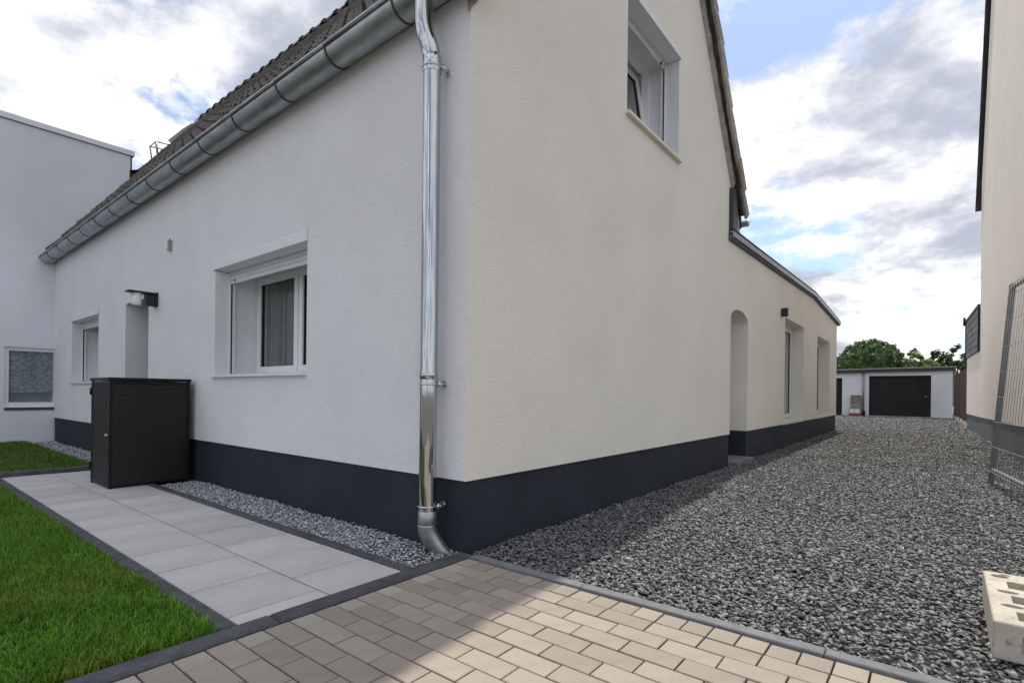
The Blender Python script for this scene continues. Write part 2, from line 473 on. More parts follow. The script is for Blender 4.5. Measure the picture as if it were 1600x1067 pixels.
# paving of beige stones in half bond
paving = struct('paving', MB().box(0.068, 6.0, -6.0, -0.040, -0.2, -0.022), 'paver_joint')
PM = {}
def paver_mesh(w, d, material):
    key = (w, d, material)
    if key not in PM:
        PM[key] = MB().chamfer(-w/2, w/2, -d/2, d/2, -0.05, 0, 0.0022).mesh('paver')
    return PM[key]
def paver(x0, x1, y0, y1, material='paver'):
    w, d = round(x1-x0, 4), round(y1-y0, 4)
    o = obj('paver', paver_mesh(w, d, material), material, paving)
    o.location = ((x0+x1)/2, (y0+y1)/2, 0.004 + random.uniform(-0.0016, 0.0016))
    o.rotation_euler = (random.uniform(-0.004, 0.004), random.uniform(-0.004, 0.004), random.uniform(-0.004, 0.004))
PJ = 0.0031
PX, PY = 0.205, 0.1035
x = 0.0715
while x < 2.75:                                  # cut course beside the grey kerb
    paver(x + PJ, x + 0.1026 - PJ, -0.157 + PJ, -0.050 - PJ/2)
    x += 0.1026
for r in range(19):
    y1 = -0.157 - r*PY; y0 = y1 - PY
    xs = 0.0715
    if r % 2 == 0:
        paver(xs + PJ, xs + PX/2 - PJ, y0 + PJ, y1 - PJ, 'paver_pale'); xs += PX/2
    while xs < 2.55:
        paver(xs + PJ, xs + PX - PJ, y0 + PJ, y1 - PJ); xs += PX
# the same paving carried on behind the camera
struct('paving_beyond', MB().box(0.09, 6.0, -6.0, -2.14, -0.1, 0.003), 'paver')

# ------------------------------------------------------------------ gravel
def stone_protos(n, seed):
    rr = np.random.default_rng(seed); P = []
    for i in range(n):
        bm = bmesh.new()
        k = rr.integers(8, 11)
        d = rr.normal(size=(k, 3)); d /= np.linalg.norm(d, axis=1)[:, None]
        d *= rr.uniform(0.8, 1.1, (k, 1)) * np.array([1.0, rr.uniform(0.5, 0.85), rr.uniform(0.17, 0.40)])
        for p in d: bm.verts.new(p)
        res = bmesh.ops.convex_hull(bm, input=bm.verts)
        bm.verts.ensure_lookup_table()
        for v in [v for v in bm.verts if not v.link_faces]: bm.verts.remove(v)
        bmesh.ops.triangulate(bm, faces=bm.faces)
        bm.verts.index_update()
        V = np.array([v.co[:] for v in bm.verts]); F = np.array([[v.index for v in f.verts] for f in bm.faces])
        bm.free(); P.append((V, F))
    return P
PROTO = stone_protos(28, 3)
def rotmats(yaw, tilt, tdir, roll):
    """rotation matrices: roll-free yaw, then tilt about a horizontal axis"""
    c, s = np.cos(yaw), np.sin(yaw); z = np.zeros_like(c); o = np.ones_like(c)
    A = np.stack([np.stack([c,-s,z],-1), np.stack([s,c,z],-1), np.stack([z,z,o],-1)], 1)
    ux, uy = np.cos(tdir), np.sin(tdir); ct, st = np.cos(tilt), np.sin(tilt); t = 1-ct
    B = np.stack([np.stack([ct+ux*ux*t, ux*uy*t, uy*st],-1), np.stack([ux*uy*t, ct+uy*uy*t, -ux*st],-1),
                  np.stack([-uy*st, ux*st, ct],-1)], 1)
    return B @ A
def scatter(name, bands, material, keep=None, height=None):
    pts = []; sz = []
    for (x0, x1, y0, y1, sp, size) in bands:
        nx, ny = max(1, int((x1-x0)/sp)), max(1, int((y1-y0)/sp))
        gx, gy = np.meshgrid(np.arange(nx), np.arange(ny))
        px = x0 + (gx.ravel() + rng.uniform(0, 1, nx*ny)) * (x1-x0)/nx
        py = y0 + (gy.ravel() + rng.uniform(0, 1, nx*ny)) * (y1-y0)/ny
        pts.append(np.stack([px, py], 1)); sz.append(size * np.exp(rng.normal(0, 0.26, nx*ny)).clip(0.55, 1.75))
    P = np.concatenate(pts); S = np.concatenate(sz)
    if keep is not None:
        k = keep(P); P, S = P[k], S[k]
    n = len(P)
    low = 0.006*np.sin(P[:,0]*5.1 + 1.3*np.sin(P[:,1]*2.3)) + 0.006*np.sin(P[:,1]*4.3 + P[:,0]*1.7)
    z = low*0.6 + rng.uniform(-0.016, 0.008, n)
    if height is not None: z = z + height(P)
    Rm = rotmats(rng.uniform(0, 2*math.pi, n), np.abs(rng.normal(0, 0.46, n)).clip(0, 1.2), rng.uniform(0, 2*math.pi, n), None)
    which = rng.integers(0, len(PROTO), n)
    Vs, Fs, off = [], [], 0
    for i, (V, F) in enumerate(PROTO):
        s = np.where(which == i)[0]
        if not len(s): continue
        W = np.einsum('nij,vj->nvi', Rm[s], V) * (S[s]*0.5)[:, None, None]
        W[:, :, 0] += P[s, 0][:, None]; W[:, :, 1] += P[s, 1][:, None]; W[:, :, 2] += z[s][:, None]
        Vs.append(W.reshape(-1, 3))
        Fs.append((F[None] + (np.arange(len(s))*len(V))[:, None, None] + off).reshape(-1, 3)); off += len(s)*len(V)
    return np_mesh(name, np.concatenate(Vs), Fs, material)
def drive_keep(P):
    arch = (P[:,0] > 0.012) | (P[:,1] > 15.2)
    foot = ~((P[:,0] > 2.26) & (P[:,0] < 2.48) & (P[:,1] > 0.36) & (P[:,1] < 1.06))
    kerbside = (P[:,1] > 0.032) | (P[:,0] < 0)
    return arch & foot & kerbside
g = scatter('driveway_gravel', [(0.0, 3.3, 0.03, 2.5, 0.0152, 0.0305), (0.0, 3.5, 2.5, 5.5, 0.018, 0.0315),
                                (0.0, 3.12, 5.5, 10, 0.0235, 0.034), (0.0, 3.1, 10, 17, 0.033, 0.040), (0.0, 3.0, 17, 28.3, 0.055, 0.055), (-2.6, 0.0, 15.3, 28.3, 0.06, 0.058)],
            'gravel', drive_keep)
tag(g, 'dark grey crushed stone gravel covering the driveway', 'gravel', kind='stuff')
def strip_keep(P):
    pipe = (P[:,0]+0.215)**2 + (P[:,1]+0.06)**2 > 0.05**2
    box = ~((P[:,0] > -4.39) & (P[:,0] < -3.77) & (P[:,1] > -0.72))
    return (P[:,1] < 0.005) & (P[:,1] > -0.338) & pipe & box
g = scatter('border_gravel', [(-1.6, -0.04, -0.34, 0.01, 0.0115, 0.0205), (-4.4, -1.6, -0.34, 0.01, 0.0135, 0.0215), (-9.8, -4.4, -0.34, 0.01, 0.02, 0.027)],
            'gravel_light', strip_keep)
tag(g, 'pale grey stone chippings in the strip along the white house wall', 'gravel', kind='stuff')

# ------------------------------------------------------------------ grass
def grass(name, polys, material, hmin, hmax, wid, label, lean=0.85):
    """polys: list of (x0,x1,y0,y1,count)"""
    px = np.concatenate([rng.uniform(a, b, n) for a, b, c, d, n in polys])
    py = np.concatenate([rng.uniform(c, d, n) for a, b, c, d, n in polys])
    n = len(px)
    clump = 0.5 + 0.5*np.sin(px*9 + 2*np.sin(py*7))*np.sin(py*11 + 1.5*np.sin(px*5))
    h = rng.uniform(hmin, hmax, n) * (0.7 + 0.5*clump)
    yaw = rng.uniform(0, 2*math.pi, n)
    ln = np.abs(rng.normal(0, lean, n)).clip(0, 1.5) * h
    dx, dy = np.cos(yaw), np.sin(yaw)
    face = yaw + math.pi/2 + rng.normal(0, 0.5, n)
    wx, wy = np.cos(face)*wid*0.5, np.sin(face)*wid*0.5
    k = rng.uniform(0.7, 1.3, n)
    wx, wy = wx*k, wy*k
    z0 = np.full(n, -0.01)
    def P(t, bend, w):
        return np.stack([px + dx*ln*bend + wx*w, py + dy*ln*bend + wy*w, z0 + h*t], 1)
    V = np.stack([P(0,0,-1), P(0,0,1), P(0.5,0.25,-0.85), P(0.5,0.25,0.85), P(0.85,0.62,-0.5), P(0.85,0.62,0.5), P(1.0-0.12*(ln/h).clip(0,1),1.0,0)], 1)
    b = (np.arange(n)*7)[:, None]
    F4 = np.concatenate([b + np.array([[0,1,3,2]]), b + np.array([[2,3,5,4]])])
    F3 = b + np.array([[4,5,6]])
    o = np_mesh(name, V.reshape(-1, 3), [F4, F3], material, smooth=True)
    return tag(o, label, 'grass', kind='stuff')
grass('grass', [(-1.3, -0.040, -2.5, -1.308, 38000), (-2.8, -1.3, -2.6, -1.308, 30000), (-5.3, -2.8, -2.7, -1.308, 24000), (-8, -5.4, -2.6, -1.33, 7000)],
      'grass_blade', 0.020, 0.056, 0.0036, 'lush green grass of the near lawn beside the slab path', 0.95)
grass('far_grass', [(-9.8, -5.42, -1.32, -0.36, 22000)], 'grass_far', 0.03, 0.07, 0.006,
      'short green grass in the small bed beyond the black storage box')

# ================================================================== THE WHITE HOUSE
house = empty('house', (-5.0, 2.5, 0), 'white rendered house with dark plinth, steep tiled roof and low rear extension', 'house')
TA = math.atan(1.336)
def zf(y): return 3.47 + 1.336*y            # tile surface, front slope
def zr(y): return 10.69 - 1.34*y            # tile surface, rear slope
RY, RZ = 2.70, 7.075
XL = -10.95
WT = 0.24
# openings
W1 = (-3.353, -1.705, 1.065, 2.080)
W2 = (-8.680, -7.220, 1.020, 1.985)
DR = (-6.034, -5.190, 0.16, 2.010)
GW = (1.964, 3.150, 3.360, 4.410)
E1 = (8.37, 10.23, 0.435, 2.365)
E2 = (11.92, 13.87, 0.440, 2.360)
AR = (5.045, 5.895, 0.0, 1.950, 2.105)
body = MB().prism([(0, .415), (0, zf(0)-WT), (RY, RZ-WT), (5.0, zr(5.0)-WT), (5.0, .415)], 'x', XL, 0).mesh('wall')
inner = MB().prism([(.42, .1), (.42, zf(.42)-WT-.05), (RY, RZ-WT-.4), (4.6, zr(4.6)-WT-.05), (4.6, .1)], 'x', XL+.4, -.42).mesh('cut')
body = boolean(body, inner)
cut = MB()
for a in (W1, W2, DR): cut.box(a[0], a[1], -0.2, 0.7, a[2], a[3])
cut.box(-0.7, 0.2, *GW)
cut.box(-3.395, -1.700, -0.2, 0.128, 2.07, 2.176)                   # shutter box housings
cut.box(-8.70, -7.21, -0.2, 0.128, 1.98, 2.090)
cut.box(-0.14, 0.2, 1.93, 3.165, 4.40, 4.49)
body = boolean(body, cut.mesh('cut'))
ext = MB().prism([(5.0005, .415), (5.0005, 2.985), (11.2, 3.165), (15.16, 2.955), (15.16, .415)], 'x', -6.0, 0).mesh('wall')
ext = boolean(ext, MB().box(-5.6, -.36, 5.4, 14.8, .1, 2.75).mesh('cut'))
cut = MB().box(-0.7, 0.2, *E1); cut.box(-0.7, 0.2, *E2)
n = 14
am = (AR[0]+AR[1])/2; aw = (AR[1]-AR[0])/2
apoly = [(AR[0], -.1), (AR[1], -.1)] + [(am + aw*math.cos(math.pi*i/n), AR[3] + (AR[4]-AR[3])*math.sin(math.pi*i/n)) for i in range(n+1)]
cut.prism(apoly, 'x', -0.62, 0.3)
ext = boolean(ext, cut.mesh('cut'))
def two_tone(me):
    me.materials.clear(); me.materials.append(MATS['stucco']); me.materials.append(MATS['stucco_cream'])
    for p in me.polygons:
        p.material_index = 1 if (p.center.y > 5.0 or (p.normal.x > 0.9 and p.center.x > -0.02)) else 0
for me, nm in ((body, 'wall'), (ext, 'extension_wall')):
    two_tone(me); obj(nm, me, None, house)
# recess back walls (interior stays dark), door leaf in the recesses
MB().box(-0.60, -0.56, 5.03, 5.93, 0.0, 2.2).build('side_door', 'white_pvc', house)
MB().box(DR[0]-.02, DR[1]+.02, 0.40, 0.44, 0.1, 2.05).build('front_door', 'anthracite', house)
# plinth, set back a little under the render
PB = 0.015
pl = MB().prism([(PB, -.2), (PB, .4145), (5.0, .4145), (5.0, -.2)], 'x', XL, -PB).mesh('plinth')
pl = boolean(pl, MB().box(DR[0], DR[1], -.3, .6, .16, .7).mesh('c'))
obj('plinth', pl, 'plinth_paint', house)
pe = MB().prism([(5.0005, -.2), (5.0005, .4145), (15.145, .4145), (15.145, -.2)], 'x', -6.0, -PB).mesh('plinth')
pe = boolean(pe, MB().box(-.56, .3, AR[0]+.002, AR[1]-.002, -.1, .7).mesh('c'))
obj('extension_plinth', pe, 'plinth_paint', house)
for a in (E1, E2):
    MB().box(-.30, 0.006, a[0]+.004, a[1]-.004, a[2]-.03, a[2]+.012).build('threshold', 'beige_sill', house)
MB().chamfer(-.30, 0.10, AR[0]+.004, AR[1]-.01, -.15, 0.05, 0.008).build('doorstep', 'kerb_grey', house)

# ---- windows of the front
def curtain(name, x0, x1, y, z0, z1, material, parent, axis='x', amp=0.025, folds=9):
    n = folds*6; vs = []; fs = []
    for i in range(n+1):
        t = i/n; u = x0 + (x1-x0)*t
        d = y + amp*math.sin(t*folds*2*math.pi + 0.6*math.sin(t*9))
        for z in (z0, z1): vs.append((u, d, z) if axis == 'x' else (d, u, z))
    for i in range(n): fs.append((2*i, 2*i+2, 2*i+3, 2*i+1))
    return MB().add(vs, fs, True).build(name, material, parent)
def sash(x0, x1, z0, z1, y, parent, name='sash', w=0.062, t=0.06, axis='x', gl=True):
    """frame of four rails with rebate and a pane; axis x: lies in the plane y"""
    mb = MB()
    def bx(a, b, c, d, e, f):
        if axis == 'x': mb.box(a, b, e, f, c, d)
        else: mb.box(e, f, a, b, c, d)
    y0, y1 = y, y + t
    bx(x0, x0+w, z0, z1, y0, y1); bx(x1-w, x1, z0, z1, y0, y1)
    bx(x0+w, x1-w, z0, z0+w, y0, y1); bx(x0+w, x1-w, z1-w, z1, y0, y1)
    o = mb.build(name, 'white_pvc', parent)
    g = MB()
    def gb(a, b, c, d, e, f):
        if axis == 'x': g.box(a, b, e, f, c, d)
        else: g.box(e, f, a, b, c, d)
    m_ = w - 0.001; q = 0.006; e0, e1 = y + t*0.25, y + t*0.75
    gb(x0+m_, x0+m_+q, z0+w, z1-w, e0, e1); gb(x1-m_-q, x1-m_, z0+w, z1-w, e0, e1)
    gb(x0+w, x1-w, z0+m_, z0+m_+q, e0, e1); gb(x0+w, x1-w, z1-m_-q, z1-m_, e0, e1)
    g.build('gasket', 'gasket', o)
    if gl:
        p = MB()
        mid = y + t*0.5
        if axis == 'x': p.box(x0+w, x1-w, mid, mid+.004, z0+w, z1-w)
        else: p.box(mid, mid+.004, x0+w, x1-w, z0+w, z1-w)
        p.build('pane', 'window_glass', o)
    return o
def front_window(W, boxz, label):
    x0, x1, z0, z1 = W
    w = empty_part('window', house, label)
    fy = 0.405
    # fixed frame
    mb = MB(); f = 0.045
    mb.box(x0, x0+f, fy, fy+.08, z0, z1); mb.box(x1-f, x1, fy, fy+.08, z0, z1)
    mb.box(x0+f, x1-f, fy, fy+.08, z0, z0+f); mb.box(x0+f, x1-f, fy, fy+.08, z1-f, z1)
    mid = (x0+x1)/2
    mb.box(mid-.03, mid+.03, fy, fy+.08, z0+f, z1-f)
    child(mb, 'frame', 'white_pvc', w)
    for a, b in ((x0+f-.012, mid-.012), (mid+.012, x1-f+.012)):
        s = sash(a, b, z0+f-.012, z1-f+.012, fy-.014, w)
    for k in (0.22, 0.75):
        child(MB().box(x0+(x1-x0)*k-.01, x0+(x1-x0)*k+.012, fy-.004, fy, z0+.012, z0+.02), 'drain_cap', 'gasket', w)
    # sill, rails, roller shutter
    child(MB().add(*sill_mesh(x0-.035, x1+.002, -.035, .40, z0)), 'sill', 'white_alu', w)
    for xa, s in ((x0, 1), (x1, -1)):
        mbr = MB(); mbr.box(xa, xa+s*.024, .128, .136, z0+.02, z1+.01); mbr.box(xa, xa+s*.024, .152, .18, z0+.02, z1+.01)
        child(mbr, 'guide_rail', 'white_alu', w)
        child(MB().box(xa+s*.001, xa+s*.021, .136, .152, z0+.02, z1+.01), 'guide_slot', 'gasket', w)
    b = MB(); b.prism([(-.012, boxz[0]), (-.012, boxz[1]-.012), (-.004, boxz[1]), (.126, boxz[1]), (.126, boxz[0]+.012), (.11, boxz[0]-.004)], 'x', x0-.038, x1+.002)
    child(b, 'shutter_box', 'white_alu', w)
    s = MB()
    for k in range(3):
        zb = z1 - .115 + k*.040
        s.prism([(.136, zb), (.152, zb), (.152, zb+.037), (.148, zb+.0385), (.138, zb+.0375), (.134, zb+.02)], 'x', x0+.022, x1-.022)
    child(s, 'shutter_slats', 'white_alu', w)
    child(MB().box(x0+.11, x0+.125, .126, .136, z1-.10, z1-.085), 'shutter_stop', 'gasket', w)
    curtain('curtain', x0+.05, mid-.10, .495, z0, z1, 'curtain', w, folds=7, amp=.014)
    curtain('curtain', mid+.05, x1-.05, .50, z0, z1, 'curtain', w, folds=6, amp=.014)
    return w
def sill_mesh(x0, x1, y0, y1, z):
    vs = [(x0,y0,z-.022),(x1,y0,z-.022),(x1,y0,z+.002),(x0,y0,z+.002),(x0,y1,z+.012),(x1,y1,z+.012),(x0,y0+.008,z-.022),(x1,y0+.008,z-.022),
          (x0,y1,z+.008),(x1,y1,z+.008)]
    fs = [(0,1,2,3),(3,2,5,4),(0,6,7,1),(6,8,9,7),(0,3,4,8,6),(1,7,9,5,2),(4,5,9,8)]
    return vs, fs
def empty_part(name, parent, label=None):
    """a part that carries sub-parts: a mesh of its own is given by its first child piece"""
    o = bpy.data.objects.new(name, bpy.data.meshes.new(name)); COL.objects.link(o)
    attach(o, parent)
    if label: o['label'] = label
    return o
def child(mb, name, material, parent):
    o = mb.mesh(name)
    if name in ('frame',) and parent.type == 'MESH' and len(parent.data.vertices) == 0:
        # the fixed frame is the window part itself
        o.materials.append(MATS[material]); old = parent.data; parent.data = o
        return parent
    return obj(name, o, material, parent)
# sashes hang under the window part; their gaskets and panes are joined to them to stay at three levels
def flat_sash(x0, x1, z0, z1, y, parent, axis='x', w=0.062, t=0.06, rot=None):
    o = sash(x0, x1, z0, z1, y, None, 'sash', w, t, axis)
    kids = list(o.children)
    for k in kids:
        k.parent = None
    attach(o, parent)
    for k in kids: attach(k, parent)
    return [o] + kids
_s = sash
def sash_under(a, b, c, d, y, parent, **k):
    return flat_sash(a, b, c, d, y, parent, **k)
def fw_window(W, boxz, label):
    global sash
    keep = sash
    r = None
    def tmp(a, b, c, d, y, parent, *args, **k):
        o = keep(a, b, c, d, y, None, 'sash')
        kids = list(o.children)
        for kk in kids: kk.parent = None; attach(kk, parent)
        attach(o, parent)
        return o
    sash = tmp
    # flat_sash and front_window look sash up globally
    try: r = front_window(W, boxz, label)
    finally: sash = keep
    return r
fw_window(W1, (2.080, 2.172), 'wide white window under a roller shutter box, beside the downpipe')
fw_window(W2, (1.985, 2.086), 'white window beyond the front door recess')
# dark rooms behind the panes
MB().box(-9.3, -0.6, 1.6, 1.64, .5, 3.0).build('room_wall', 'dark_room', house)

# ---- gable window with a sash tilted open
def gable_window():
    y0, y1, z0, z1 = GW
    w = empty_part('window', house, 'upstairs gable window with its sash tilted open')
    fx = -0.325; f = 0.036
    mb = MB()
    mb.box(fx-.08, fx, y0, y0+f, z0, z1); mb.box(fx-.08, fx, y1-f, y1, z0, z1)
    mb.box(fx-.08, fx, y0+f, y1-f, z0, z0+f); mb.box(fx-.08, fx, y0+f, y1-f, z1-f, z1)
    child(mb, 'frame', 'white_pvc', w)
    objs = []
    o = sash(y0+f-.01, y1-f+.01, 0, z1-z0-2*f+.02, -.06, None, 'sash', 0.07, 0.06, 'y')
    kids = list(o.children)
    for k in kids: k.parent = None
    for k in [o] + kids:
        attach(k, w)
        k.location = (fx+.035, 0, z0+f-.01); k.rotation_euler = (0, -R(9), 0)
    child(MB().tube([(fx-.02, y1-.055, z0+.12), (fx-.01, y1-.09, z0+.20)], .006, 8), 'hinge', 'gasket', w)
    child(MB().box(-.35, .040, y0-.03, y1+.015, z0-.03, z0-.002), 'sill', 'beige_sill', w)
    for ya, s in ((y0, 1), (y1, -1)):
        r_ = MB(); r_.box(-.152, -.144, ya, ya+s*.024, z0, z1+.01); r_.box(-.196, -.168, ya, ya+s*.024, z0, z1+.01)
        child(r_, 'guide_rail', 'white_alu', w)
        child(MB().box(-.168, -.152, ya+s*.001, ya+s*.021, z0, z1+.01), 'guide_slot', 'gasket', w)
    child(MB().prism([(.020, z1), (.020, z1+.066), (.008, z1+.078), (-.138, z1+.078), (-.138, z1+.006), (-.10, z1-.004)], 'y', y0-.03, y1+.012), 'shutter_box', 'white_alu', w)
    s = MB()
    for k in range(2):
        zb = z1 - .055 + k*.040
        s.box(-.166, -.154, y0+.022, y1-.022, zb, zb+.037)
    child(s, 'shutter_slats', 'white_alu', w)
    child(MB().box(-.150, -.138, y1-.14, y1-.125, z1-.065, z1-.04), 'shutter_stop', 'gasket', w)
    curtain('curtain', y0+.05, y1-.05, -.66, z0, z1, 'curtain', w, axis='y', folds=8)
gable_window()
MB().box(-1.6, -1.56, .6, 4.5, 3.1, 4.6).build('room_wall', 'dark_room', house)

# ---- garden doors of the extension
def garden_door(E, label):
    y0, y1, z0, z1 = E
    w = empty_part('garden_door', house, label)
    fx = -.24; f = .05
    mb = MB()
    mb.box(fx-.07, fx, y0, y0+f, z0, z1); mb.box(fx-.07, fx, y1-f, y1, z0, z1)
    mb.box(fx-.07, fx, y0+f, y1-f, z1-f, z1); mb.box(fx-.07, fx, y0+f, y1-f, z0, z0+.04)
    child(mb, 'frame', 'white_pvc', w)
    mid = (y0+y1)/2
    for a, b in ((y0+f-.01, mid), (mid+.001, y1-f+.01)):
        o = sash(a, b, z0+.05, z1-f+.01, fx-.05, None, 'door_leaf', .085, .06, 'y')
        for k in list(o.children): k.parent = None; attach(k, w)
        attach(o, w)
    curtain('curtain', y0+.02, y1-.02, -.325, z0, z1, 'curtain_pale', w, axis='y', folds=12, amp=.010)
garden_door(E1, 'white garden door in the recess under the black cube lamp')
garden_door(E2, 'white garden door in the recess at the far end of the extension')

# ---- roof
roof_mb = MB()
T = 0.07
roof_mb.prism([(-.02, zf(-.02)-T), (RY, RZ-T), (5.42, zr(5.42)-T), (5.42, zr(5.42)-T-.14), (RY, RZ-T-.15), (.03, zf(.03)-T-.16), (-.02, zf(-.02)-T-.10)], 'x', XL, 0.02)
roof = roof_mb.build('roof', 'roof_felt', house)
# profiled tile: two troughs and three rolls, thick tail
def tile_mesh(name, w=0.30, l=0.40, lip=False):
    prof = [(-.5,.010),(-.42,.034),(-.34,.034),(-.27,.006),(-.05,.004),(.0,.022),(.06,.022),(.11,.004),(.40,.004),(.47,.020),(.5,.024)]
    mb = MB(); vs = []
    for yy, h in ((0, .018), (l, -.010)):
        for (u, z) in prof: vs.append((u*w, yy, z + h))
    n = len(prof)
    for (u, z) in prof: vs.append((u*w, 0, z + .018 - .026))
    fs = [(i, i+1, n+i+1, n+i) for i in range(n-1)] + [(2*n+i, 2*n+i+1, i+1, i) for i in range(n-1)]
    mb.add(vs, fs)
    return mb
sN = Vector((0, -math.sin(TA), math.cos(TA))); sU = Vector((0, math.cos(TA), math.sin(TA)))
E0 = Vector((0, -.135, zf(-.135))) - sN*.03
EXPO, TW = 0.345, 0.30
tm = tile_mesh('roof_tile').mesh('roof_tile'); tm.materials.append(MATS['roof_tile'])
upper_v, upper_f = [], []
tv = np.array(tile_mesh('t').v); tf = np.array(tile_mesh('t').f)
rx = Matrix.Rotation(TA, 3, 'X'); RX = np.array(rx)
ntile = 0
for r in range(14):
    for c in range(37):
        xx = 0.10 - TW*(c+.5)
        p = E0 + sU*(EXPO*r); p.x = xx
        if xx < -9.86 and p.y < 1.3: continue
        if r < 7:
            o = bpy.data.objects.new('roof_tile', tm); COL.objects.link(o); o.parent = roof
            o.location = p + sN*random.uniform(-.003, .003); o.rotation_euler = (TA + random.uniform(-.008, .008), 0, random.uniform(-.006, .006)); ntile += 1
        else:
            W = tv @ RX.T + np.array(p) + np.array(sN)*random.uniform(-.003, .003)
            upper_f.append(tf + len(upper_v)*len(tv)); upper_v.append(W)
o = np_mesh('upper_roof_tiles', np.concatenate(upper_v), [np.concatenate(upper_f)], 'roof_tile_field')
o.parent = roof; tag(o, kind='stuff')
# ridge tiles
def ridge_mesh():
    mb = MB(); n = 8; vs = []; fs = []
    for xx, k in ((0, 1.12), (-.05, 1.12), (-.06, 1.0), (-.40, .92)):
        for i in range(n+1):
            a = math.pi*i/n
            vs.append((xx, .13*k*math.cos(a), .115*k*math.sin(a)))
    m_ = n+1
    for j in range(3):
        for i in range(n): fs.append((j*m_+i, j*m_+i+1, (j+1)*m_+i+1, (j+1)*m_+i))
    fs.append(tuple(range(m_)))
    return mb.add(vs, fs, True).mesh('ridge_tile')
rm = ridge_mesh(); rm.materials.append(MATS['roof_tile'])
xx = 0.10
while xx > XL + .1:
    o = bpy.data.objects.new('ridge_tile', rm); COL.objects.link(o); o.parent = roof
    o.location = (xx, RY, RZ - .125); o.rotation_euler = (0, 0, random.uniform(-.012, .012)); xx -= .345
# verge tiles down the gable, rear slope
def verge_mesh():
    w, l = .30, .42
    mb = MB()
    vs = [(-.5*w,0,.05),(.5*w,0,.05),(.5*w,l,.0),(-.5*w,l,.0),(-.5*w,0,-.11),(-.5*w,l,-.13),(-.5*w+.03,0,-.11),(-.5*w+.03,l,-.13),
          (.5*w,0,.02),(-.5*w+.03,0,.02),(-.5*w+.012,0,.062),(-.5*w+.012,l,.012)]
    fs = [(10,1,2,11),(0,10,11,3),(0,3,5,4),(4,5,7,6),(0,4,6,9,8,1,10)]
    return mb.add(vs, fs).mesh('verge_tile')
vm_ = verge_mesh(); vm_.materials.append(MATS['verge_tile'])
TR = math.atan(1.34)
rU = Vector((0, -math.cos(TR), math.sin(TR))); rN = Vector((0, math.sin(TR), math.cos(TR)))
p0 = Vector((0.125-.15, 5.44, zr(5.44))) - rN*.03
for r in range(14):
    o = bpy.data.objects.new('verge_tile', vm_); COL.objects.link(o); o.parent = roof
    p = p0 + rU*(.345*r)
    if p.y < RY: break
    o.location = p + Vector((random.uniform(-.014, .014), 0, 0)) + rN*random.uniform(-.006, .010)
    o.rotation_euler = (TR + random.uniform(-.02, .02), random.uniform(-.03, .03), math.pi + random.uniform(-.02, .02))
# front verge (above the picture, seen from further back)
vf = MB()
vf_m = vm_.copy()
for r in range(14):
    o = bpy.data.objects.new('verge_tile', vm_); COL.objects.link(o); o.parent = roof
    p = E0 + sU*(.345*r); p.x = 0.125 - .15
    o.location = p; o.rotation_euler = (TA, 0, 0); o.scale = (-1, 1, 1)
# bedding mortar under the verges
def mortar(ya, yb, zfun, name):
    n = 46; vs = []; fs = []
    for i in range(n+1):
        y = ya + (yb-ya)*i/n; z = zfun(y)
        j = [random.uniform(-.012, .012) for _ in range(4)]
        prof = [(-.01, -.36+j[0]), (.028+j[1]*.5, -.34+j[0]), (.045+j[2]*.5, -.26+j[3]), (.040, -.14), (-.01, -.12)]
        vs += [(px, y, z+pz) for px, pz in prof]
    for i in range(n):
        for k in range(4): fs.append((i*5+k, i*5+k+1, i*5+6+k, i*5+5+k))
    fs += [(0,1,2,3,4), tuple(n*5+k for k in (4,3,2,1,0))]
    MB().add(vs, fs, True).build(name, 'mortar', house)
mortar(RY, 5.02, zr, 'verge_mortar'); mortar(-.02, RY-.003, zf, 'verge_mortar')
# rear eaves: gutter end and anthracite flashing where the extension begins
eg = MB()
n = 10; vs = []; fs = []
for xx in (-5.0, 0.09):
    for i in range(n+1):
        a = math.pi + math.pi*i/n
        vs.append((xx, 5.50 + .065*math.cos(a), zr(5.45) - .06 + .065*math.sin(a)))
for i in range(n): fs.append((i, i+1, n+2+i, n+1+i))
fs.append(tuple(range(n+1, 2*n+2)))
MB().add(vs, fs, True).tube([(-5, 5.50+.065, zr(5.45)-.055), (.092, 5.50+.065, zr(5.45)-.055)], .009, 8).build('rear_gutter', 'zinc', house)
MB().box(-.3, .055, 4.92, 5.12, 3.03, zr(5.0)-.36).build('flashing', 'anthracite', house)
MB().box(-.3, .015, 5.122, 5.36, 3.05, 3.50).build('flashing', 'galvanised', house)
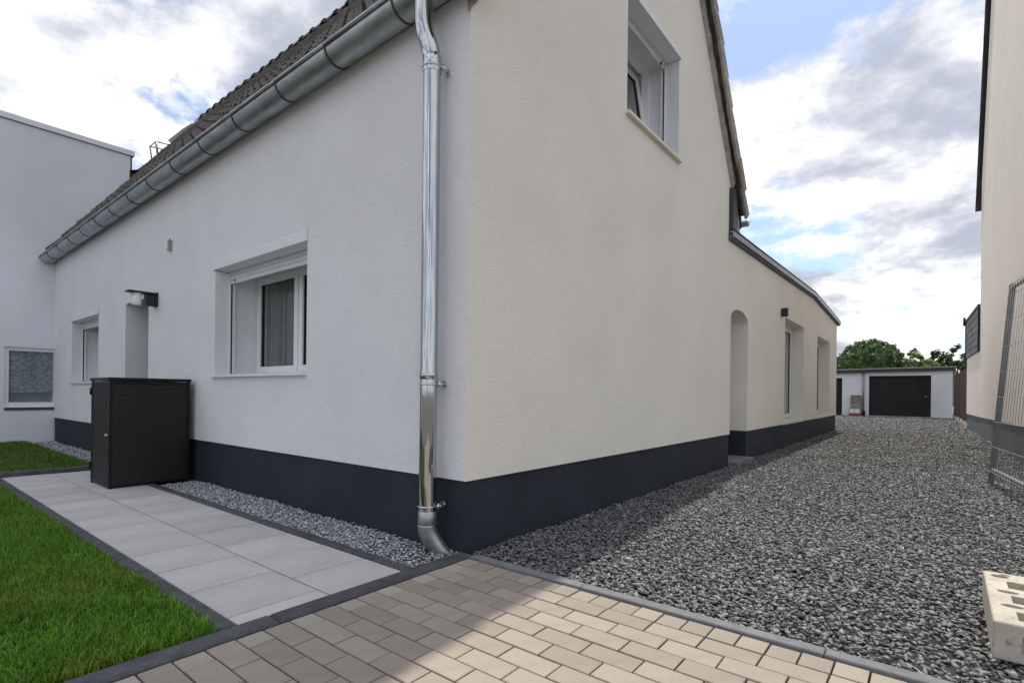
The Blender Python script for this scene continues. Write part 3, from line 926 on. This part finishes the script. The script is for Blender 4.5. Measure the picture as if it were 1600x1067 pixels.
# extension roof: flat deck, metal edge trim in lengths, dark drip
def edge_z(y): return 2.985 + (y-5)*(3.165-2.985)/6.2 if y < 11.2 else 3.165 - (y-11.2)*(3.0-2.83)/3.96
deck = MB().prism([(5.13, edge_z(5.13)+.02), (11.2, edge_z(11.2)+.02), (15.30, edge_z(15.3)+.02), (15.30, edge_z(15.3)+.06), (11.2, edge_z(11.2)+.06), (5.13, edge_z(5.13)+.06)], 'x', -6.05, .05)
er = deck.build('extension_roof', 'roof_felt', house)
ys = [4.90, 7.0, 9.2, 11.2, 13.3, 15.38]
for a, b in zip(ys[:-1], ys[1:]):
    za, zb = edge_z(max(a, 5)), edge_z(b)
    a2, b2 = a + .003, b - .003
    vs = []
    for yy, z in ((a2, za), (b2, zb)):
        vs += [(.052, yy, z-.005), (.075, yy, z-.005), (.075, yy, z+.060), (.060, yy, z+.072), (-.02, yy, z+.068), (-.02, yy, z+.062), (.052, yy, z+.055)]
    k = 7
    fs = [(i, (i+1) % k, k+(i+1) % k, k+i) for i in range(k)] + [tuple(range(k))[::-1], tuple(range(k, 2*k))]
    MB().add(vs, fs).build('edge_trim', 'trim_metal', er)
    vs = []
    for yy, z in ((a, za), (b, zb)):
        vs += [(.003, yy, z-.045), (.045, yy, z-.03), (.045, yy, z+.03), (.003, yy, z+.03)]
    fs = [(0,1,5,4),(1,2,6,5),(2,3,7,6),(3,0,4,7),(3,2,1,0),(4,5,6,7)]
    MB().add(vs, fs).build('fascia', 'fascia_grey', er)
    vs = []
    for yy, z in ((a, za), (b, zb)):
        vs += [(.010, yy, z+.0735), (.072, yy, z+.0735), (.068, yy, z+.100), (.010, yy, z+.100)]
    MB().add(vs, fs).build('roof_edge_felt', 'roof_felt', er)
# roof step and flashing near the far end of the roof
st = MB()
def onroof(x, y, n=0.0): return Vector((x, y, zf(y))) + sN*n
q = [onroof(-10.80, 1.72, .02), onroof(-10.80, 1.72, .02) + Vector((0, -.03, .24)), onroof(-10.45, 1.72, .02) + Vector((0, -.03, .24)), onroof(-10.45, 1.72, .02)]
st.tube([q[0], q[1]], .016, 8); st.tube([q[1], q[2]], .012, 8); st.tube([q[2], q[3]], .022, 8)
st.tube([q[1], q[1] + Vector((0, .30, .03))], .014, 8); st.tube([q[2], q[2] + Vector((0, .30, .03))], .014, 8)
st.build('roof_step', 'galvanised', house)
sk = MB(); c0 = onroof(-10.7, 2.05, .08)
sk.box(-.25, .5, 0, .30, 0, .06)
o = sk.build('roof_hatch', 'concrete_grey', house)
o.location = (-10.65, 2.08, zf(2.08)+.03); o.rotation_euler = (TA - .1, 0, 0)
# ---- gutter
def gz(x): return 3.265 + .0115*x            # bead height, the gutter falls to the far end
gut = MB(); n = 12; r_ = .098; GY = -.115
segs = [0.13, -.452, -1.156, -1.82, -2.55, -3.247, -3.945, -4.63, -5.287, -5.976, -6.618, -7.311, -7.963, -8.63, -9.30, -9.82]
gparent = None
for i, (a, b) in enumerate(zip(segs[:-1], segs[1:])):
    mb = MB(); vs = []; fs = []
    k = 0.0 if i % 2 else 0.0008
    for xx in (a, b):
        for j in range(n+1):
            t = math.pi + math.pi*j/n
            vs.append((xx, GY + (r_+k)*math.cos(t), gz(xx) + (r_+k)*math.sin(t)))
        for j in range(n+1):
            t = 2*math.pi - math.pi*j/n
            vs.append((xx, GY + (r_-.004)*math.cos(t), gz(xx) + (r_-.004)*math.sin(t)))
    m_ = 2*(n+1)
    fs = [(j, (j+1) % m_, m_ + (j+1) % m_, m_ + j) for j in range(m_)]
    mb.add(vs, fs, True)
    mb.tube([(a, GY-r_-.006, gz(a)+.004), (b, GY-r_-.006, gz(b)+.004)], .0115, 8)
    if i in (0, len(segs)-2):
        xe = a if i == 0 else b
        mb.add([(xe, GY + r_*math.cos(math.pi+math.pi*j/n), gz(xe) + r_*math.sin(math.pi+math.pi*j/n)) for j in range(n+1)], [tuple(range(n+1))])
    if gparent is None:
        gparent = mb.build('gutter', 'zinc', house)
    else:
        mb.build('gutter_length', 'zinc', gparent)
    if i > 0:   # bracket strap round the trough at each joint
        sm = MB(); vs = []; fs = []
        for xx in (a-.004, a+.010):
            for rr_ in (r_+.0015, r_+.0055):
                for j in range(n+1):
                    t = math.pi + math.pi*j/n
                    vs.append((xx, GY + rr_*math.cos(t), gz(xx) + rr_*math.sin(t)))
        q = n+1
        for j in range(n):
            fs += [(q+j, q+j+1, 3*q+j+1, 3*q+j), (j, j+1, q+j+1, q+j), (2*q+j, 2*q+j+1, 3*q+j+1, 3*q+j)]
        sm.add(vs, fs, True).build('gutter_bracket', 'dark_seam', gparent)
# ---- downpipe
DX, DY, DRAD = -.214, -.095, .0505
dp = MB().tube([(DX, DY, .135), (DX, DY, .6), (DX, DY, 1.5), (DX, DY, 2.86)], DRAD, 32, caps=False).build('downpipe', 'zinc_bright', house)
def bend(p0, p1, p2, p3, n=12):
    return [((1-t)**3)*Vector(p0) + 3*((1-t)**2)*t*Vector(p1) + 3*(1-t)*t*t*Vector(p2) + t**3*Vector(p3) for t in [i/n for i in range(n+1)]]
MB().tube(bend((DX, DY, 2.82), (DX, DY, 2.93), (DX-.012, DY-.035, 2.94), (DX-.02, DY-.045, 3.02)) + bend((DX-.02, DY-.045, 3.02), (DX-.024, DY-.05, 3.07), (DX-.024, DY-.05, 3.1), (DX-.024, DY-.05, 3.19))[1:],
          DRAD+.0015, 32, caps=False).build('swan_neck', 'zinc_bright', dp)
MB().tube([(DX, DY, 2.875), (DX, DY, 2.868), (DX, DY, 2.78), (DX, DY, 2.77)], [DRAD+.0005, DRAD+.004, DRAD+.004, DRAD+.0005], 32, caps=False).build('sleeve', 'zinc_bright', dp)
MB().tube([(DX, DY, 1.045), (DX, DY, 1.04), (DX, DY, 1.0), (DX, DY, .995)], [DRAD, DRAD+.003, DRAD+.003, DRAD], 32, caps=False).build('sleeve', 'zinc_bright', dp)
MB().tube([(DX, DY, .235), (DX, DY, .23), (DX, DY, .15), (DX, DY, .145)], [DRAD, DRAD+.004, DRAD+.004, DRAD], 32, caps=False).build('sleeve', 'zinc', dp)
MB().tube(bend((DX, DY, .155), (DX, DY, .10), (DX+.012, DY+.02, .07), (DX+.045, DY+.055, .0)) + [Vector((DX+.06, DY+.075, -.03))], DRAD+.004, 32, caps=False).build('foot_elbow', 'zinc', dp)
MB().ring((DX, DY, .152), DRAD+.004, .0035).build('elbow_bead', 'steel', dp)
for z in (2.80, .968, .262):
    MB().ring((DX, DY, z), DRAD+.004, .0055).build('pipe_clamp', 'steel', dp)
    b = MB(); b.tube([(DX+.040, DY+.03, z), (DX+.068, DY+.035, z)], .010, 10)
    b.tube([(DX+.058, DY+.033, z-.017), (DX+.058, DY+.033, z+.017)], .0085, 6)
    b.tube([(DX+.066, DY+.035, z), (DX+.04, -.002, z+.002)], .0065, 8)
    b.tube([(DX+.038, -.012, z+.002), (DX+.038, 0.0, z+.002)], .02, 14)
    b.build('clamp_bolt', 'steel', dp)

# ================================================================== things fixed to the house
l = empty('wall_lamp', (-4.93, 0, 1.86), 'black wall lamp with flat cap and white glass by the front door', 'lamp')
lx = -4.93
MB().chamfer(-.055, .055, -.05, .11, 0, .02, .004).build('mount_plate', 'black_metal', l)
o = bpy.data.objects[l.children[0].name]
o.matrix_parent_inverse = Matrix(); o.location = (0, 0, .06); o.rotation_euler = (R(90), 0, 0)
MB().box(lx-.035, lx+.035, -.12, -.02, 1.87, 2.0).build('arm', 'black_metal', l)
MB().box(lx-.062, lx+.062, -.29, -.018, 2.003, 2.022).build('cap', 'black_metal', l)
gl_ = MB(); gl_.tube([(lx, -.20, 1.865), (lx, -.20, 1.87), (lx, -.20, 2.002)], [.040, .045, .052], 20); gl_.build('glass_shade', 'opal_glass', l)
s = empty('motion_sensor', (-4.52, 0, 2.44), 'small white motion sensor high on the white front wall', 'sensor')
MB().chamfer(-4.555, -4.50, -.045, -.002, 2.455, 2.555, .006).build('housing', 'white_pvc', s)
MB().box(-4.499, -4.475, -.035, -.002, 2.45, 2.56).build('mount', 'sensor_grey', s)
MB().tube([(-4.487, -.03, 2.545), (-4.44, -.03, 2.565)], .006, 8).build('aerial', 'sensor_grey', s)
c = empty('cube_lamp', (.05, 8.06, 2.33), 'black cube wall lamp above the garden door of the extension', 'lamp')
cl = MB(); cl.box(.012, .022, 8.015, 8.105, 2.335, 2.475)
cl.box(.10, .11, 8.015, 8.105, 2.335, 2.475); cl.box(.022, .10, 8.015, 8.025, 2.335, 2.475); cl.box(.022, .10, 8.095, 8.105, 2.335, 2.475); cl.box(.022, .10, 8.025, 8.095, 2.39, 2.42)
cl.build('shade', 'black_metal', c)
MB().box(.001, .0115, 8.025, 8.095, 2.35, 2.46).build('mount_plate', 'black_metal', c)

# ================================================================== black rattan storage box
bx0, bx1, by0, by1, bz1 = -4.365, -3.785, -.722, -.055, 1.02
sb = empty('storage_box', ((bx0+bx1)/2, (by0+by1)/2, 0), 'tall black woven rattan storage box on the slabs by the wall', 'storage box')
def weave(w, h, to3d, st_=.030, rw=.017, am=.006):
    nc, nr = int(w/st_*6), int(h/rw*4)
    u, v = np.meshgrid(np.linspace(0, w, nc+1), np.linspace(0, h, nr+1))
    row = np.floor(v/rw)
    ph = np.cos(math.pi*u/st_ + math.pi*row)
    fr = (v/rw) - row
    bulge = np.sqrt(np.maximum(0, 1 - (2*fr-1)**2))
    d = am*ph*bulge + .004*bulge
    V = to3d(u.ravel(), v.ravel(), d.ravel())
    i = np.arange(nr)[:, None]*(nc+1) + np.arange(nc)[None]
    i = i.ravel()
    return V, np.stack([i, i+1, i+nc+2, i+nc+1], 1)
fr_ = .028
V, F = weave(bx1-bx0-2*fr_, bz1-.06-.03, lambda u, v, d: np.stack([bx0+fr_+u, by0+.010-d, .035+v], 1))
o = np_mesh('door', V, [F], 'rattan'); attach(o, sb)
V, F = weave(by1-by0-2*fr_, bz1-.06-.03, lambda u, v, d: np.stack([bx1-.010+d, by0+fr_+u, .035+v], 1), .030, .012, .0035)
o = np_mesh('side_panel', V, [F], 'rattan'); attach(o, sb)
MB().box(bx0+.012, bx1-.014, by0+.014, by1-.01, .03, bz1-.04).build('carcass', 'rattan_frame', sb)
for (xx, yy) in ((bx0, by0), (bx1-fr_, by0), (bx0, by1-fr_), (bx1-fr_, by1-fr_)):
    MB().chamfer(xx, xx+fr_, yy, yy+fr_, 0, bz1-.022, .003).build('corner_post', 'rattan_frame', sb)
for z in (.018, bz1-.052):
    for a in ((bx0+fr_, bx1-fr_, by0+.002, by0+.02), (bx1-.02, bx1-.002, by0+fr_, by1-fr_)):
        MB().box(*a, z, z+.024).build('rail', 'rattan_frame', sb)
MB().chamfer(bx0-.012, bx1+.008, by0-.012, by1+.01, bz1-.022, bz1+.006, .006).build('lid', 'rattan_frame', sb)
lk = MB(); lk.tube([(bx1-.016, by0-.002, .50), (bx1-.016, by0-.022, .50)], .010, 12); lk.box(bx1-.021, bx1-.011, by0-.03, by0-.02, .49, .512)
lk.build('lock', 'steel', sb)
for z in (.86, .14):
    MB().tube([(bx0-.004, by0-.004, z), (bx0-.004, by0-.004, z+.07)], .008, 8).build('hinge', 'rattan_frame', sb)

# ================================================================== neighbour on the left
NX = -9.837
nb = empty('neighbour_house', (-13, -2, 0), 'pale flat-roofed neighbour house at left with one ground floor window', 'house')
me = MB().box(-17, NX, -9, 1.07, -.1, 5.33).mesh('wall')
NW = (-.63, .10, .60, 1.60)
me = boolean(me, MB().box(NX-.5, NX+.2, NW[0], NW[1], NW[2], NW[3]).mesh('c'))
obj('wall', me, 'stucco_neighbour', nb)
MB().box(-17, NX+.012, -9, -.004, -.1, .555).build('lower_wall', 'stucco_neighbour', nb)
MB().box(-17.05, NX+.035, -9.05, 1.13, 5.34, 5.43).build('coping', 'white_alu', nb)
w = empty_part('window', nb, 'white framed window with a printed blind')
mb = MB(); y0, y1, z0, z1 = NW; fx = NX-.045; f = .06
mb.box(fx-.07, fx, y0, y0+f, z0, z1); mb.box(fx-.07, fx, y1-f*.5, y1, z0, z1); mb.box(fx-.07, fx, y0+f, y1-f*.5, z0, z0+f*1.3); mb.box(fx-.07, fx, y0+f, y1-f*.5, z1-f, z1)
child(mb, 'frame', 'white_pvc', w)
sash_objs = []
MB().box(fx-.03, fx-.026, y0+f, y1-f*.5, z0+f*1.3, z1-f).build('pane', 'window_glass', w)
MB().box(fx-.065, fx-.061, y0+.02, y1, z0+.24, z1).build('blind', 'printed_blind', w)
MB().box(NX-.05, NX+.03, y0-.0, y1, z0-.05, z0-.008).build('sill', 'anthracite', w)
MB().box(fx-.6, fx-.55, y0-.3, y1+.3, z0-.2, z1+.2).build('room_wall', 'dark_room', nb)
mm = MB(); mm.prism([(1.06, 4.86), (1.06, 5.06), (1.12, 4.98), (1.30, 4.98), (1.50, 5.30), (1.52, 5.42), (1.30, 5.15)], 'x', -10.6, -9.80)
mm.build('membrane', 'membrane', nb)
MB().box(NX-.05, NX-.005, 1.071, 1.10, 4.98, 5.34).build('edge_strip', 'red_felt', nb)

# ================================================================== neighbour on the right
rb = empty('neighbour_building', (5.5, 11, 0), 'tall cream rendered building along the right of the driveway', 'building')
RX0 = 3.10
ridge_y, ridge_z = 11.3, 14.1
MB().prism([(6.3, .555), (6.3, 6.65), (ridge_y, ridge_z), (16.3, 6.65), (16.3, .44)], 'x', RX0, 9.0).build('wall', 'stucco_beige', rb)
MB().prism([(6.32, -.1), (6.32, .554), (16.299, .439), (16.299, -.1)], 'x', RX0+.012, 8.99).build('plinth', 'plinth_grey', rb)
an = MB().prism([(RX0+.001, 16.3), (3.0, 20.0), (6, 20.0), (6, 16.3)], 'z', .44, 3.42).mesh('annex_wall')
obj('annex_wall', an, 'stucco_beige', rb)
MB().prism([(RX0+.013, 16.30), (3.012, 19.99), (5.9, 19.99), (5.9, 16.30)], 'z', -.1, .439).build('annex_plinth', 'plinth_grey', rb)
# slate hanging on the upper annex
sdir = Vector((3.0-RX0, 3.7, 0)).normalized(); slen = 3.7
sh = MB().box(-.012, 0, 0, slen, 2.22, 3.36).build('slate_cladding', 'black_metal', rb)
ang = math.atan2(sdir.y, sdir.x) - math.pi/2
def slatepiece(u0, u1, z0, z1):
    o = MB().add([(-.012,u0,z1),(-.012,u1,z1),(-.032,u1,z0),(-.032,u0,z0),(-.022,u0,z1),(-.022,u1,z1),(-.024,u0,z0),(-.024,u1,z0)],
                 [(4,3,2,5)[::-1],(3,6,7,2)[::-1],(4,0,6,3),(5,2,7,1),(0,4,5,1)]).build('slate', 'slate', sh)
    return o
sh.location = (RX0-.004, 16.32, 0); sh.rotation_euler = (0, 0, ang)
for rr_ in range(6):
    z0 = 2.20 + rr_*.19
    u = .02 - (.30 if rr_ % 2 else 0)
    while u < slen - .02:
        a, b = max(u, .02), min(u + .596, slen-.02)
        if b - a > .03: slatepiece(a + .006, b - .006, z0 + random.uniform(-.004, .004), z0 + .205)
        u += .60
for (u0, u1, z0, z1) in ((-.02, .015, 2.16, 3.40), (slen-.015, slen+.02, 2.16, 3.46), (0.017, slen-.017, 3.365, 3.42)):
    MB().box(-.05, .0, u0, u1, z0, z1).build('edge_strip', 'black_metal', sh)
MB().tube([(-.07, slen+.03, 3.25), (-.07, slen+.03, 3.52)], .03, 8).build('vent_pipe', 'black_metal', sh)
# roof of the tall part with verge slates along the far slope
ra_ = math.atan((ridge_z-6.65)/(16.3-ridge_y))
rr = MB(); t0 = .14
rr.prism([(5.9, 6.65-.4*math.tan(ra_)+.03), (ridge_y, ridge_z+.03), (16.75, 6.65-.45*math.tan(ra_)+.03), (16.75, 6.65-.45*math.tan(ra_)+.03+t0), (ridge_y, ridge_z+t0+.03), (5.9, 6.65-.4*math.tan(ra_)+.03+t0)], 'x', RX0-.06, 9.1)
rroof = rr.build('roof', 'roof_felt', rb)
dU = Vector((0, -math.cos(ra_), math.sin(ra_))); dN = Vector((0, math.sin(ra_), math.cos(ra_)))
base = Vector((RX0-.10, 16.85, 6.65-.55*math.tan(ra_)+.03+t0))
vs_m = MB().add([(-.02,0,.035),(.25,0,.035),(.25,.62,.0),(-.02,.62,.0),(-.02,0,.02),(.25,0,.02),(-.02,.62,-.015),(.25,.62,-.015)],
                [(0,1,2,3),(0,3,6,4),(0,4,5,1),(4,6,7,5)]).mesh('verge_slate')
vs_m.materials.append(MATS['slate'])
for k in range(16):
    o = bpy.data.objects.new('verge_slate', vs_m); COL.objects.link(o); o.parent = rroof
    p = base + dU*(.52*k)
    o.location = p + Vector((.25, 0, 0)); o.rotation_euler = (ra_, 0, math.pi)

# ================================================================== garage at the end of the drive
GYF = 29.3
ga = empty('garage', (0, 31, 0), 'white flat-roofed garage block with dark doors at the end of the driveway', 'garage')
me = MB().prism([(-7, -.1), (2.905, -.1), (2.905, 2.20), (-7, 2.06)], 'y', GYF, 35.0).mesh('wall')
GD = (-.29, 2.13, .02, 1.99); GD2 = (-3.9, -1.42, .0, 1.90)
cutg = MB().box(GD[0], GD[1], 29.0, 29.55, GD[2], GD[3]); cutg.box(GD2[0], GD2[1], 29.0, 29.55, GD2[2], GD2[3])
obj('wall', boolean(me, cutg.mesh('c')), 'stucco_garage', ga)
for D, nb_ in ((GD, 15), (GD2, 14)):
    d = MB().box(D[0], D[1], 29.46, 29.5, D[2], D[3]).build('garage_door', 'gasket', ga)
    wv = (D[1]-D[0])/nb_
    for i in range(nb_):
        o = MB().chamfer(-wv/2+.0015, wv/2-.0015, -(D[3]-D[2])/2+.01, (D[3]-D[2])/2-.01, 0, .02, .004).build('board', 'garage_door', d)
        o.location = (D[0]+wv*(i+.5), 29.46, (D[2]+D[3])/2); o.rotation_euler = (R(90), 0, 0)
MB().tube([(1.9, 29.42, 1.0), (1.9, 29.38, 1.0), (2.0, 29.38, 1.0)], .012, 8).build('door_handle', 'steel', ga)
MB().prism([(-7.1, 2.065), (3.0, 2.205), (3.0, 2.345), (-7.1, 2.205)], 'y', GYF-.16, 35.2).build('roof', 'anthracite', ga)
MB().prism([(-7.12, 2.207), (3.03, 2.347), (3.03, 2.40), (-7.12, 2.26)], 'y', GYF-.22, GYF+.3).build('roof_edge', 'galvanised', ga)
MB().tube([(-.52, GYF-.07, .25), (-.52, GYF-.07, 2.24)], .045, 12).build('downpipe', 'galvanised', ga)
MB().tube([(-.50, GYF-.07, .0), (-.50, GYF-.07, .27)], .07, 12).build('standpipe', 'black_metal', ga)
blk = None
for i in range(7):
    b = MB().chamfer(2.93, 3.03, 29.6, 30.1, i*.24+.62, i*.24+.85, .006)
    if i == 0: blk = b.build('block_wall', 'concrete_grey', ga)
    else: b.build('block', 'concrete_grey', blk)
# things leaning on the garage wall
t = empty('stone_slab', (-.82, 29.1, .38), 'grey stone slab standing on a crate against the garage wall', 'slab')
o = MB().chamfer(-1.04, -.61, 29.12, 29.20, .385, 1.035, .012).build('slab_face', 'pallet_wood', t)
MB().box(-1.02, -.63, 29.114, 29.1195, .46, .58).build('slab_band', 'concrete_grey', t)
t = empty('crate', (-.85, 29.0, 0), 'small crate with pale front and red base by the garage wall', 'crate')
MB().chamfer(-1.10, -.60, 28.95, 29.22, .11, .38, .01).build('crate_body', 'concrete_grey', t)
MB().box(-1.09, -.61, 28.96, 29.21, .012, .108).build('crate_base', 'red_print', t)
for (a, b) in ((-1.06, -.87), (-.84, -.64)):
    MB().box(a, b, 28.944, 28.949, .15, .34).build('crate_panel', 'curtain_pale', t)

# ================================================================== brown board fence
bf = empty('board_fence', (3.0, 25, 0), 'brown upright board fence between garage and cream building', 'fence')
A = Vector((2.98, 28.9, 0)); B = Vector((3.06, 20.1, 0)); D = (B-A); Ln = D.length; D.normalize()
fa = math.atan2(D.y, D.x)
nbd = 44
bmz = MB().chamfer(-Ln/nbd/2+.012, Ln/nbd/2-.012, -.012, .012, 0, 1.75, .004).mesh('board')
for i in range(nbd):
    p = A + D*(Ln*(i+.5)/nbd)
    o = obj('board', bmz, 'wood_brown', None); o.parent = bf
    o.matrix_parent_inverse = Matrix.Translation(-Vector(bf.location))
    o.location = p + Vector((-.02 if i % 2 else .015, 0, .16 + random.uniform(-.012, .02))); o.rotation_euler = (0, 0, fa)
for i in range(5):
    p = A + D*(Ln*i/4)
    MB().chamfer(p.x-.04, p.x+.05, p.y-.045, p.y+.045, -.05, 1.98, .006).build('post', 'wood_brown', bf)
o = MB().box(0, Ln, -.03, .03, -.05, .15).build('base_plank', 'concrete', bf)
o.location = A; o.rotation_euler = (0, 0, fa)

# ================================================================== mesh fence panel leaning at the right
fp = empty('fence_panel', (2.62, 4.2, 0), 'galvanised wire mesh fence panel standing at the right of the driveway', 'fence panel')
P0 = Vector((2.584, 5.377, 0)); P1 = Vector((2.93, 2.0, 0)); pd = (P1-P0).normalized(); PL = 3.4
lean = Vector((.155, 0, 2.13)).normalized()
def FP(u, h): return P0 + pd*u + lean*h
post = MB()
for u in (0.0, PL):
    a, b = FP(u, -.02), FP(u, 2.13)
    sx = pd*.034; sy = Vector((pd.y, -pd.x, 0))*-.02
    vs = [a-sx-sy, a+sx-sy, a+sx+sy, a-sx+sy, b-sx-sy, b+sx-sy, b+sx+sy, b-sx+sy]
    MB().add(vs, [(0,3,2,1),(4,5,6,7),(0,1,5,4),(1,2,6,5),(2,3,7,6),(3,0,4,7)]).build('post', 'galvanised_post', fp)
MB().tube([FP(.03, 2.09), FP(PL-.03, 2.09)], .021, 12).build('top_rail', 'galvanised', fp)
MB().tube([FP(.03, .17), FP(PL-.03, .17)], .021, 12).build('bottom_rail', 'galvanised', fp)
wire_n = Vector((-pd.y, pd.x, 0))*-.024
vw = MB().tube([Vector((0,0,.1)), Vector((0,0,2.125))], .0022, 6).mesh('wire'); vw.materials.append(MATS['galvanised'])
q = Vector((0,0,1)).rotation_difference(lean).to_euler()
for i in range(1, 34):
    o = bpy.data.objects.new('vertical_wire', vw); COL.objects.link(o); o.parent = fp
    o.matrix_parent_inverse = Matrix.Translation(-Vector(fp.location))
    o.location = FP(i*.1, 0) + wire_n; o.rotation_euler = q
for i in range(9):
    h = .155 + i*.262 if i else .155
    if h > 2.12: h = 2.11
    MB().tube([FP(-.045, h)+wire_n*1.1, FP(PL+.04, h)+wire_n*1.1], .0026, 6).build('horizontal_wire', 'galvanised', fp)

# ================================================================== concrete fence foot
ff = empty('concrete_fence_foot', (2.37, .70, 0), 'pale concrete fence foot with slots lying on the gravel', 'fence foot')
w_, l_, h_ = .235, .72, .134
bm = bmesh.new()
bmesh.ops.create_cube(bm, size=1)
for v in bm.verts:
    v.co.x *= w_ * (0.97 if v.co.z > 0 else 1.0); v.co.y *= l_ * (.985 if v.co.z > 0 else 1.0); v.co.z = (v.co.z + .5)*h_
bmesh.ops.bevel(bm, geom=bm.edges[:] , offset=.010, segments=3, profile=.6, affect='EDGES')
me = bpy.data.meshes.new('foot_body'); bm.to_mesh(me); bm.free()
cb = MB()
def oval(cx, cy, rx_, ry_, z0, z1, n=18):
    cb.prism([(cx + rx_*math.cos(2*math.pi*i/n), cy + ry_*math.sin(2*math.pi*i/n)) for i in range(n)], 'z', z0, z1)
oval(-.062, .285, .030, .022, .03, .2); 
oval(-.045, .318, .020, .012, .10, .2)
for cy in (.05, -.14):
    oval(-.050, cy, .034, .020, .03, .2)
for (cy, hh) in ((.165, .055), (-.045, .05), (-.25, .05)):
    cb.box(-.045, .085, cy-hh, cy+hh, .03, .2)
oval(.06, .285, .03, .022, .03, .2)
cb.box(-.04, .04, -.5, -.325, .04, .095)
me = boolean(me, cb.mesh('c'))
o = obj('foot_body', me, 'concrete', None); o.parent = ff
o.location = (0, 0, .002); o.rotation_euler = (0, 0, R(-1.2))

# ================================================================== trees behind the garage
def tree(name, cx, cy, top, rx_, ry_, rz_, nl, leaf, material, label, trunk_h, clumps=60, round_=False, group='trees and shrubs behind the garage'):
    t = empty(name, (cx, cy, 0), label, 'tree' if 'tree' in name else 'shrub', group)
    cz = top - rz_
    tm_ = MB(); tm_.tube([(cx, cy, -.1), (cx+.03, cy, trunk_h*.5), (cx, cy+.02, cz)], [.14, .11, .06], 9)
    rr2 = np.random.default_rng(int(abs(cx*100)+cy*7))
    for k in range(7):
        a = k*2.4; tm_.tube([(cx, cy, trunk_h*.6 + .1*k), (cx + rx_*.35*math.cos(a), cy + ry_*.35*math.sin(a), cz*.8), (cx + rx_*.75*math.cos(a), cy + ry_*.75*math.sin(a), cz + rz_*.4)], [.05, .035, .012], 6)
    tm_.build('trunk', 'bark', t)
    ii = np.arange(clumps) + .5
    ph_ = np.arccos(1 - 2*ii/clumps); th_ = math.pi*(1+5**.5)*ii
    d = np.stack([np.cos(th_)*np.sin(ph_), np.sin(th_)*np.sin(ph_), np.cos(ph_)], 1) + rr2.normal(0, .06, (clumps, 3))
    d /= np.linalg.norm(d, axis=1)[:, None]
    rad = rr2.uniform(.90, 1.0, clumps) if round_ else rr2.uniform(.15, 1.0, clumps)**.7
    C = d * rad[:, None] * np.array([rx_, ry_, rz_])
    cs = rr2.uniform(.5, 1.0, clumps) * (0.12 if round_ else .30) * min(rx_, rz_)
    w = rr2.integers(0, clumps, nl)
    off = rr2.normal(size=(nl, 3)); off *= (rr2.uniform(.3, 1.0, nl)/np.linalg.norm(off, axis=1))[:, None]
    P = C[w] + off * cs[w][:, None] + np.array([cx, cy, cz])
    nrm = rr2.normal(size=(nl, 3)) + d[w]*.9; nrm /= np.linalg.norm(nrm, axis=1)[:, None]
    a = np.cross(nrm, rr2.normal(size=(nl, 3))); a /= np.linalg.norm(a, axis=1)[:, None]
    b = np.cross(nrm, a)
    s = leaf * rr2.uniform(.6, 1.3, nl)[:, None]
    V = np.stack([P - a*s, P - b*s*.45, P + a*s, P + b*s*.45], 1).reshape(-1, 3)
    F = (np.arange(nl)*4)[:, None] + np.arange(4)[None]
    o = np_mesh('crown', V, [F], material); attach(o, t)
    if round_:
        # inner twig mass that stops the light from passing straight through
        s_ = MB(); n1, n2 = 14, 9
        vs = []; fs = []
        for i in range(n2+1):
            ph = math.pi*i/n2
            for j in range(n1):
                th = 2*math.pi*j/n1; k = .84 + .03*math.sin(5*th+i)
                vs.append((cx + rx_*k*math.sin(ph)*math.cos(th), cy + ry_*k*math.sin(ph)*math.sin(th), cz + rz_*k*math.cos(ph)))
        for i in range(n2):
            for j in range(n1): fs.append((i*n1+j, i*n1+(j+1) % n1, (i+1)*n1+(j+1) % n1, (i+1)*n1+j))
        s_.add(vs, fs, True).build('inner_crown', 'leaf_dark', t)
    return t
tree('tree', -.90, 37.5, 4.52, 1.95, 1.9, 2.1, 26000, .075, 'leaf_dark', 'large dark green round-crowned tree behind the garage roof', 2.0, 480, True)
tree('shrub', 1.30, 37.0, 3.85, 1.0, .9, 1.3, 4200, .085, 'leaf_lime', 'pale yellow-green bush right of the round tree', 1.4, 60)
tree('shrub', 1.95, 36.2, 3.10, 1.0, .8, .8, 2600, .08, 'leaf_lime', 'low lime green bush just above the garage roof edge', 1.2, 44)
tree('shrub', 2.45, 38.5, 4.05, .85, .8, 1.7, 4600, .085, 'leaf_olive', 'slender olive green shrub behind the garage corner', 1.4, 60)
tree('shrub', 3.30, 38.0, 4.25, .85, .8, 1.9, 4600, .085, 'leaf_mid', 'taller leafy shrub left of the slate-hung annex', 1.4, 54)
tree('shrub', 4.15, 37.5, 4.30, .9, .8, 1.9, 4600, .085, 'leaf_olive', 'dark shrub partly hidden by the slate-hung annex', 1.4, 60)
tree('shrub', 3.6, 34.2, 2.9, .8, .8, 1.3, 3000, .09, 'leaf_mid', 'green shrub over the brown board fence', 1.1, 40)
